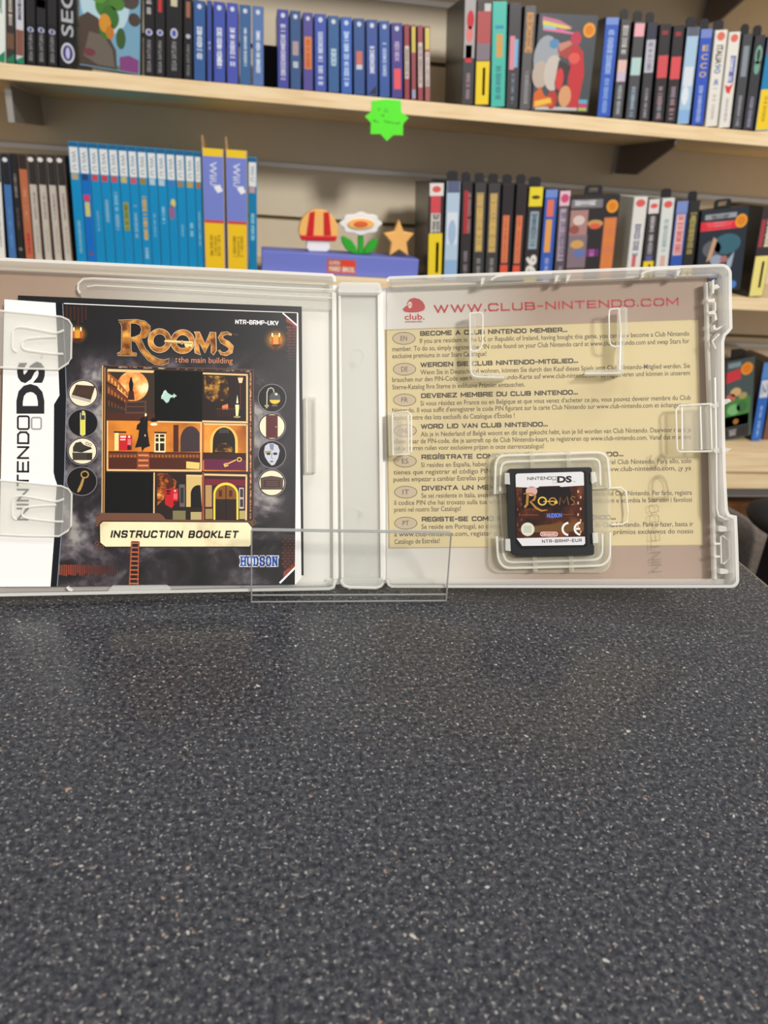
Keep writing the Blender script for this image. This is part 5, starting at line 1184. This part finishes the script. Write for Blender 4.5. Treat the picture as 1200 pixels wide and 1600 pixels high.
# name plate
PLT = noise_mat('aged_cream', 60, [(.32, (196, 180, 140)), (.45, (232, 220, 178)), (.7, (240, 230, 190))], .35, 4); BRW = M((104, 66, 48), .35)
d.poly([(150, 812), (158, 801.5), (249, 802), (255, 806), (259, 811.5), (396, 814), (397, 822), (150, 822)], BRW, 14)
d.poly([(154, 819), (160, 813.5), (388, 815), (395.5, 824), (395, 849), (390.5, 855.5), (164, 855.5), (155, 848)], FDK, 15); d.poly([(156.5, 819.5), (161, 815.2), (387, 816.4), (393.7, 824.5), (393.2, 848.5), (389.5, 853.8), (165, 854), (157, 847.5)], PLT, 16)
stext(d, 'INSTRUCTION BOOKLET', (172.6, 840.4), (371.5, 840.9), 11.8, 2.7, M((18, 15, 15), .4), 17, .58, .2)
for cx, cy, r in ((152, 849, 3.6), (159, 855, 3.4), (154, 805, 3.4), (396, 816, 4.2), (150, 856, 2.6)): d.ring(cx, cy, r, r, 1.5, BRW, 17, 14)
# ladder
COP = M((150, 72, 44), .35)
d.poly([(205, 845.5), (218.5, 846), (217, 913.5), (201.5, 913.7)], M((26, 14, 12), .35), 17)
d.stroke([(206, 846), (202.5, 913.5)], 2.4, COP, 18); d.stroke([(217, 846), (215.5, 913.5)], 2.0, COP, 18)
for k in range(10): y = 848.5 + k * 7; d.stroke([(205 - k * .3, y), (217, y + .2)], 2.2, M((176 - 8 * (k % 2), 92, 58), .35), 19)
# bricks
BRK = M((128, 52, 34), .4); BR2 = M((78, 34, 26), .4)
rb = random.Random(3); DKB = None
for k in range(26): x = 92 + k * 3.5; f_ = max(0, 1 - k / 24); d.rect(x, 882.5 + rb.uniform(-.6, .6), x + 2.6, 899.5 + rb.uniform(-4, 1), M((int(54 + 110 * f_ * rb.uniform(.6, 1)), int(26 + 34 * f_), int(22 + 16 * f_)), .4), 5)
for j in range(12):
    for k in range(2): d.rect(447.5 + k * 8.5 + (j % 2) * 2, 510 + j * 4.6, min(454.5 + k * 8.5 + (j % 2) * 2, 463), 513.2 + j * 4.6, M((int(110 - j * 6), int(44 - j), 34), .4), 5)
    for k in range(3): d.rect(440 + k * 7.2 + (j % 2) * 3, 836 + j * 4.4, min(445.6 + k * 7.2 + (j % 2) * 3, 461.5), 839.2 + j * 4.4, M((int(60 + j * 3), 32, 24), .4), 5)
for k in range(8): d.rect(443 + k * 2.4, 893 - k * 2.2, 445 + k * 2.4, 903 - k * 2.4, M((150, 66, 46), .4), 5); d.rect(447 + k * 2.1, 493 + k * 1.6, 448.7 + k * 2.1, 503 + k * 1.2, M((150, 60, 44), .4), 5)
WL = M((240, 238, 236), .35)
d.poly([(443, 488.5), (465, 489.5), (464.8, 508)], M((12, 10, 12), .3), 6); d.stroke([(441.5, 489), (464, 508.5)], 2.0, WL, 7); d.poly([(461.5, 886), (461.3, 913.4), (436, 913.6)], M((14, 13, 15), .3), 6); d.stroke([(437, 911), (461.5, 886.5)], 3.0, WL, 7)
d.stroke([(100, 474.2), (270, 481.6), (464.4, 488.8), (463, 700), (461.4, 913)], 1.3, WL, 7)
# candle lights printed at the top corners
for cx, cy, r in ((121, 522, 16), (431, 531, 19)):
    for q, (rr, c) in enumerate(((1., (48, 30, 12)), (.8, (96, 62, 18)), (.6, (150, 100, 26)), (.42, (206, 150, 44)))): d.oval(cx, cy, r * rr, r * rr * .95, M(c, .35), 4 + q)
    for dx in (-5.5, 5.5): d.rect(cx + dx - 1.4, cy - 4, cx + dx + 1.4, cy + 8, M((190, 70, 20), .35), 9); d.oval(cx + dx, cy - 7.5, 1.3, 3.4, M((254, 240, 180), .35), 9, 12)
    d.poly([(cx - 8, cy + 7), (cx + 8, cy + 7), (cx + 3, cy + 12), (cx, cy + 15), (cx - 3, cy + 12)], M((70, 24, 12), .35), 9)
for k in range(6): d.rect(103 + k * 6, 478 + (k % 2), 105.5 + k * 6, 508 - (k % 3) * 4, M((58, 22, 14), .35), 3)
stext(d, 'NTR-BRMP-UKV', (367.5, 506.4), (435, 508.6), 7, 1.4, WL, 8, .5)
# round pictures at both sides
RING = M((120, 112, 118), .35); CREM = M((230, 218, 186), .35)
for cx, cy, rx, ry, c in ((130, 615, 22.4, 20.6, CREM), (129.5, 661, 22.4, 20.6, BK0), (129, 705, 22.2, 20.6, CREM), (127.8, 752, 22.6, 21.2, BK0), (425.2, 622, 20.8, 20.6, BK0), (425, 666.5, 20.4, 20, CREM), (425, 710, 20.6, 20.2, BK0), (424.6, 754.6, 20.4, 20.2, CREM)):
    d.oval(cx, cy, rx + 1.6, ry + 1.6, RING, 5); d.oval(cx, cy, rx + .4, ry + .4, BK0, 6); d.oval(cx, cy, rx - 1, ry - 1, c, 7)
d.poly([(119, 601), (149, 603.5), (142, 625), (112, 617)], M((66, 44, 32), .35), 8); d.poly([(112, 617.5), (142, 625.5), (141.5, 629), (111, 621)], M((170, 164, 156), .35), 9); d.stroke([(124, 605), (144, 606.5), (138.5, 621), (118.5, 616), (124, 605)], .8, M((40, 26, 20), .35), 9)
d.rect(125.8, 656, 132.8, 680, M((214, 206, 56), .35), 8); d.rect(125.8, 649, 132.8, 656, M((60, 56, 46), .35), 8); d.rect(128, 642, 132.4, 649, M((196, 190, 120), .35), 8); d.stroke([(125.8, 645), (125.8, 679), (129, 681), (133, 679), (133, 645)], .9, M((226, 222, 190), .35), 9)
d.poly([(113, 707), (144.5, 707.5), (144, 719), (114, 719)], M((58, 52, 44), .35), 8); d.poly([(114, 706), (114, 699), (118, 692), (126, 690), (131, 695), (142, 699), (122, 706)], M((48, 44, 38), .35), 8); d.poly([(120, 706), (142, 698.5), (144, 701), (128, 707)], M((28, 26, 24), .35), 9); d.rect(136, 708, 143.5, 718.5, M((40, 36, 32), .35), 9); d.ring(136, 693, 2.6, 2.4, .9, M((90, 84, 70), .35), 9, 12); d.ring(141, 695, 2.6, 2.4, .9, M((90, 84, 70), .35), 9, 12)
BRS = M((170, 132, 70), .35)
d.ring(132.6, 741.5, 6.6, 6, 2, BRS, 8); d.stroke([(130.5, 747), (127.5, 757), (124, 765), (121.5, 769)], [3.2, 4.2, 4.6, 2], BRS, 8)
d.stroke([(417, 634), (417.2, 613), (419.5, 607.6), (423.5, 606), (427, 608), (428.5, 614)], 1.8, M((176, 168, 146), .35), 8); d.oval(429.5, 621.5, 8.6, 8.4, M((70, 70, 72), .35), 8); d.poly(arc(429.5, 625, 8.2, 6.2, 0, 180, 10), M((226, 186, 50), .35), 9); d.oval(431.5, 616, 2.2, 2, M((200, 200, 200), .35), 9); d.poly([(424, 635), (426, 632), (432, 632), (434, 635)], M((96, 84, 60), .35), 9); d.rect(413.5, 633, 420, 635.5, M((176, 160, 110), .35), 9); d.rect(415.5, 635, 418, 638, M((176, 160, 110), .35), 9)
d.poly([(415.5, 648.5), (434, 648.5), (434, 684.5), (415.5, 684.5)], M((88, 18, 16), .35), 8); d.rect(418, 651, 431.5, 682, M((76, 12, 12), .35), 9); d.oval(431.3, 667, .9, .9, M((220, 180, 130), .35), 10)
d.poly([(412.5, 706), (414, 697), (419, 693), (427, 692.5), (434, 696), (437, 704), (434.5, 716), (429, 726), (424.5, 727.5), (419, 722), (414, 714)], M((186, 190, 200), .35), 8); d.poly([(421, 693.5), (428, 694), (427, 704), (422, 702)], M((120, 122, 150), .35), 9); d.oval(419.5, 709, 3.4, 2.0, M((30, 26, 26), .35), 9); d.oval(430, 709, 3.6, 2.0, M((30, 26, 26), .35), 9); d.poly([(413.5, 705), (424, 704), (424, 707), (414, 708)], M((150, 140, 80), .35), 10); d.stroke([(424.8, 708), (424, 716), (427, 716.5)], .9, M((96, 100, 116), .35), 9); d.poly([(421, 721), (424.5, 719.6), (428, 721), (424.5, 722.8)], M((110, 96, 104), .35), 9)
d.poly([(407, 747), (414, 745), (424, 743.5), (434, 745), (442.5, 747), (442, 765), (407.5, 765)], M((76, 58, 48), .35), 8); d.rect(412, 750, 437.5, 761, M((56, 26, 24), .35), 9)
for k in range(3): d.rect(415, 752 + k * 3, 434.5, 752.9 + k * 3, M((120, 74, 62), .35), 10)
# title
TI = noise_mat('aged_gold', 260, [(.34, (96, 50, 16)), (.5, (176, 110, 36)), (.62, (214, 150, 60)), (.75, (236, 190, 96))], .3, 3); TL = M((196, 172, 140), .3); TB = M((8, 6, 7), .3)
Rp = [[(185, 501.5), (213, 500.5), (226, 503), (233.5, 510), (233.5, 519), (227, 526.5), (219, 529.5), (226, 545), (236, 556), (247, 562), (256, 564), (264.5, 561.5), (262, 566.5), (254, 569.5), (243, 568.5), (232, 562), (221, 549), (213, 534), (206.5, 531), (203.5, 531), (204, 549), (207, 552), (213.5, 553.5), (213.5, 555), (184, 554.5), (184, 553), (189, 551), (191, 547), (191.5, 510), (189.5, 505)]]
hole = [(204, 505.5), (212, 505.3), (219, 508.5), (221.5, 515), (219, 522.5), (211, 526.5), (204, 527)]
for pl in Rp: d.stroke(pl, 3.4, TL, 9, True); d.stroke(pl, 1.6, TB, 10, True); d.poly(pl, TI, 11)
d.poly(hole, TB, 12); d.stroke(hole, .9, TL, 13, True)
for cx, cy, rx, ry, mt in ((249.5, 532.5, 17.5, 18, TI), (285.5, 534, 18, 18, TI)):
    d.ring(cx, cy, rx + 1.2, ry + 1.2, 1.4, TL, 12); d.ring(cx, cy, rx, ry, 7.2, mt, 13); d.ring(cx, cy, rx - 7, ry - 7, 1.0, TL, 14)
Mp = [(304, 519), (311, 519), (320.5, 538), (329, 519.5), (336.5, 519.5), (337.5, 548), (333, 554.5), (330.5, 551), (329.5, 533), (320, 551), (311, 534), (310.5, 548), (313.5, 554.5), (305, 551), (304.5, 546), (307, 525)]
d.stroke(Mp, 2.6, TL, 11, True); d.poly(Mp, TI, 12)
S_ = [(362, 523.5), (355, 520.6), (347.5, 522), (344.5, 527.5), (347.5, 533), (355, 537), (361, 542.5), (360, 549.5), (353, 553.5), (346, 552.5), (341.8, 547)]
d.stroke(S_, [3, 5, 7, 8, 9, 9.5, 9, 8, 6.5, 5, 3], TL, 11); d.stroke(S_, [1.4, 3.2, 5.2, 6.2, 7.2, 7.6, 7, 6, 4.6, 3.2, 1.4], TI, 12)
KEYM = M((236, 206, 140), .25)
d.stroke([(257, 533.2), (262, 533.5), (284, 535), (301.5, 535.6)], [2.2, 4, 4, 3.4], KEYM, 15); d.poly([(288, 537), (301.5, 537.5), (300, 543), (296, 541), (293, 543.4), (289, 541.5)], KEYM, 15); d.rect(283, 532, 286, 538.5, M((200, 150, 110), .25), 16); d.stroke([(259, 534.6), (300, 536.8)], .8, M((130, 84, 40), .3), 16)
d.text('TM', (364.6, 525), (371, 525.2), 3.6, M((90, 86, 82), .3), 11)
SUB = M((186, 122, 92), .3)
d.text('the main building', (278.5, 566.4), (363.5, 568), 8.6, SUB, 11, .014); d.oval(275.5, 561, 1.4, 1.4, SUB, 11, 10); d.oval(275.3, 565, 1.4, 1.4, SUB, 11, 10)
HUD = {'H': [[(0, 0), (0, 1)], [(1, 0), (1, 1)], [(0, .5), (1, .5)]], 'U': [[(0, 1), (0, .2), (.2, 0), (.8, 0), (1, .2), (1, 1)]], 'D': [[(.1, 0), (.1, 1), (.75, 1), (1, .75), (1, .25), (.75, 0), (.1, 0)]],
       'S': [[(1, .7), (1, .9), (.8, 1), (.2, 1), (0, .85), (0, .65), (.2, .52), (.8, .48), (1, .35), (1, .15), (.8, 0), (.2, 0), (0, .1), (0, .3)]], 'O': [_O], 'N': [[(0, 0), (0, 1), (1, 0), (1, 1)]]}
SERIF = {'H': [(0, 0), (0, 1), (1, 0), (1, 1)], 'U': [(0, 1), (1, 1)], 'D': [(.05, 0), (.05, 1)], 'N': [(0, 0), (0, 1), (1, 1)]}
for grow, col, ly in ((2.2, WL, 8), (0, M((24, 74, 160), .35), 10)):
    for q, ch in enumerate('HUDSON'):
        x0 = 377.4 + q * 9.85; w_ = 5.6; yb = 883.4; h_ = 13.2
        P_ = lambda a, b: (x0 + a * w_, yb - b * h_)
        for path in HUD[ch]:
            segs(d, [P_(*p) for p in path], 2.7 + grow, col, ly)
        for (a_, b_) in SERIF.get(ch, []):
            x, y = P_(a_, b_); e = grow / 2; d.rect(x - 2.5 - e, y - 1.2 - e, x + 2.5 + e, y + 1.2 + e, col, ly + 1)
d.mb.build('front_cover', bk)

# ------------------------------------------------------------------ cartridge
ca = empty('game_cartridge', at_case(PR.px(862, 868, 1.2)), 'small black game cartridge with picture label in the right half of the case', 'cartridge')
CW = 5.2; BPL = M((24, 25, 27), .38)
mb = MB()
psolid(mb, PR, [(793.5, 734.5), (796, 732.5), (921, 730), (924.5, 731.5), (925, 737), (922.5, 738.5), (922.5, 752), (925, 757), (927, 844), (926.5, 850), (928.5, 853), (928.5, 865), (926, 867.5), (808, 869.5), (801, 866), (797, 859), (796.5, 843), (794.5, 838), (793, 757), (796, 752), (795.5, 741), (793, 739)], 1.2, CW, BPL)
psolid(mb, PR, [(804, 740), (914, 736), (917, 739), (918, 852), (915, 855), (815, 858), (806, 850), (804, 744)], CW - .02, CW + .05, M((14, 15, 16), .3))
mb.build('shell', ca, bevel=.0005)
d = Decal(lambda x, y, l: PR.px(x, y, CW + .08, l)); LWH = M((214, 212, 214), .35)
d.poly([(805.5, 741), (808, 739.5), (909, 736.5), (912, 738.5), (914.5, 849), (911.5, 851.5), (816, 853), (807.5, 844), (806.5, 842)], M((40, 18, 12), .3), 1)
CART = noise_mat('dusky_print', 120, [(.36, (20, 8, 6)), (.55, (66, 28, 16)), (.72, (126, 70, 36))], .3, 5)
d.poly([(806, 760), (912.5, 758), (914, 839), (807, 841)], CART, 2); d.poly([(816, 762), (890, 760), (895, 790), (815, 795)], M((16, 9, 10), .3), 3)
d.poly([(805.5, 742), (808, 740), (909, 737), (912, 739), (912.6, 758.5), (876.5, 760.8), (873.5, 759), (843, 760), (840, 762.3), (806, 761)], LWH, 4)
d.poly([(807, 841), (914, 838.5), (914.3, 849), (911.5, 851.5), (816, 853)], LWH, 4)
stext(d, 'NINTEND', (824, 750.4), (862, 749.4), 5, .9, INK, 5, .36); d.stroke([(863, 745), (868.5, 744.8), (868.6, 749.4), (863.1, 749.6)], .9, INK, 5, True); d.stroke([(863.6, 750.6), (868.8, 750.4), (869, 755), (863.8, 755)], .7, GREYI, 5, True)
d.text('DS', (870.5, 753.8), (893.5, 753.2), 9, INK, 5, .05); d.text('TM', (895, 753.4), (899, 753.3), 1.6, INK, 5)
stext(d, 'NTR-BRMP-EUR', (847, 848.4), (909, 846.6), 5, .9, INK, 5, .55)
d.oval(830.5, 767.5, 9, 7.6, M((200, 160, 150), .35), 4)
G1 = M((170, 118, 50), .3); G2 = M((214, 180, 74), .3)
rr = [(818, 771.5), (831, 770.8), (836.5, 775), (834.5, 781), (828.5, 783.8), (838, 794), (846, 798), (855, 797)]
d.stroke(rr, [1.5, 2, 3.5, 3.5, 3, 3.6, 3, 1.5], G1, 6); d.stroke([(824.5, 771.5), (823.5, 788), (819.5, 793)], 4, G1, 6); d.ring(847.3, 783, 7.2, 7, 2.2, G2, 6); d.ring(863.5, 783.5, 6.6, 6.4, 2.0, G1, 6)
d.stroke([(849, 783.6), (871, 783)], 1.4, G2, 7); d.rect(866, 783, 871, 787, G2, 7); d.stroke([(874, 789), (875.5, 777), (880.5, 786), (886, 776), (888.5, 789)], 1.8, M((128, 84, 44), .3), 6); d.stroke([(899, 777.5), (894, 775.6), (891.6, 779), (897, 783), (897.6, 787.5), (892, 789)], 2, M((128, 84, 44), .3), 6)
d.text('HUDSON', (854.5, 808.8), (878, 808), 6, M((90, 120, 214), .35), 6, .05)
for k in range(8): d.rect(902 + (k % 2) * 4, 766 + k * 9, 904.5 + (k % 2) * 4, 770 + k * 9, M((206, 150, 110), .3), 5); d.rect(808 + (k % 3) * 3, 770 + k * 8, 809.5 + (k % 3) * 3, 774 + k * 8, M((130, 70, 46), .3), 5)
d.stroke([(814, 804.8), (841, 804.6)], .8, M((140, 84, 46), .3), 5); d.stroke([(879, 804), (896, 803.8)], .8, M((140, 84, 46), .3), 5); d.poly([(834, 822), (880, 817), (912, 816), (912, 830), (834, 832)], M((104, 70, 34), .3), 4)
gear = [(824.5 + (10.2 + .7 * (i % 2)) * math.cos(i * math.pi / 22), 827 + (10.2 + .7 * (i % 2)) * math.sin(i * math.pi / 22)) for i in range(44)]
d.poly(gear, M((206, 206, 186), .35), 6)
for k in range(5): d.rect(818.5, 822 + k * 2.2, 830.5, 822.8 + k * 2.2, M((150, 150, 140), .35), 7)
d.poly(rrect(844, 831, 871.5, 838, 3.2), M((236, 220, 214), .35), 6); d.poly(rrect(845, 832, 870.5, 837, 2.6), M((176, 70, 60), .35), 7); d.text('Nintendo', (847.3, 836), (868.5, 835.6), 3.0, M((240, 224, 216), .35), 8, .02)
WCE = M((232, 226, 222), .35)
d.ring(889.5, 826.5, 12.2, 11.2, 3.2, WCE, 6, 24, 100, 262); d.ring(908.5, 826, 12.2, 11.2, 3.2, WCE, 6, 24, 100, 262); d.rect(898.5, 824.6, 906.5, 827.8, WCE, 6)
d.mb.build('label', ca)

# ------------------------------------------------------------------ clear acrylic holder under the spine
hd = empty('acrylic_holder', Matrix.Translation((.0375, .2583, 0)), 'clear acrylic easel holder with front lip under the spine of the open case', 'display holder')
X0, X1, YL = -.001, .0757, .2583
FL, FR_, TR_, TL_ = atY(393, 940.5, .2592), atY(697, 938.5, .2558), atY(705, 833, .2488), atY(393, 828.5, .2538)
back = np.array([0, .0012, 0])
mb = MB(); f = [FL, FR_, TR_, TL_]; mb.prism(f, [p + back for p in f], ACRYL); mb.build('front_lip', hd)
mb = MB()
for a_, b_ in ((TL_, TR_), (FL, TL_), (FR_, TR_), (FL, FR_), (TL_ + back, TR_ + back), (FL + (TL_ - FL) * .1, FR_ + (TR_ - FR_) * .1)): tube(mb, [a_, b_], .00034, ACRYL_E)
mb.build('lip_edges', hd)
q = [FL + back, FR_ + back, np.array([X1, .2690, .0007]), np.array([X0, .2690, .0007])]
mb = MB(); mb.prism([np.array([p[0], p[1], .0]) if k > 1 else p - np.array([0, 0, .0008]) for k, p in enumerate(q)], q, ACRYL); mb.build('ledge', hd)
mb = MB(); q0 = OO - WW * .0026; q0 = q0 + VV * ((.0009 - q0[2]) / VV[2]) 
ub = np.array([1., 0, 0])
bl = [q0 + ub * (X0 - q0[0]), q0 + ub * (X1 - q0[0]), q0 + ub * (X1 - q0[0]) + VV * .085, q0 + ub * (X0 - q0[0]) + VV * .085]
mb.prism([p - WW * .0015 for p in bl], bl, ACRYL); mb.build('back_plate', hd)
mb = MB(); top = (bl[2] + bl[3]) / 2
for sx in (.012, .062):
    p0 = np.array([X0 + sx, top[1] - .004, top[2] - .012]); p1 = np.array([X0 + sx, top[1] + .045, .0009]); tube(mb, [p0, p1], .0009, ACRYL)
mb.build('rear_leg', hd)
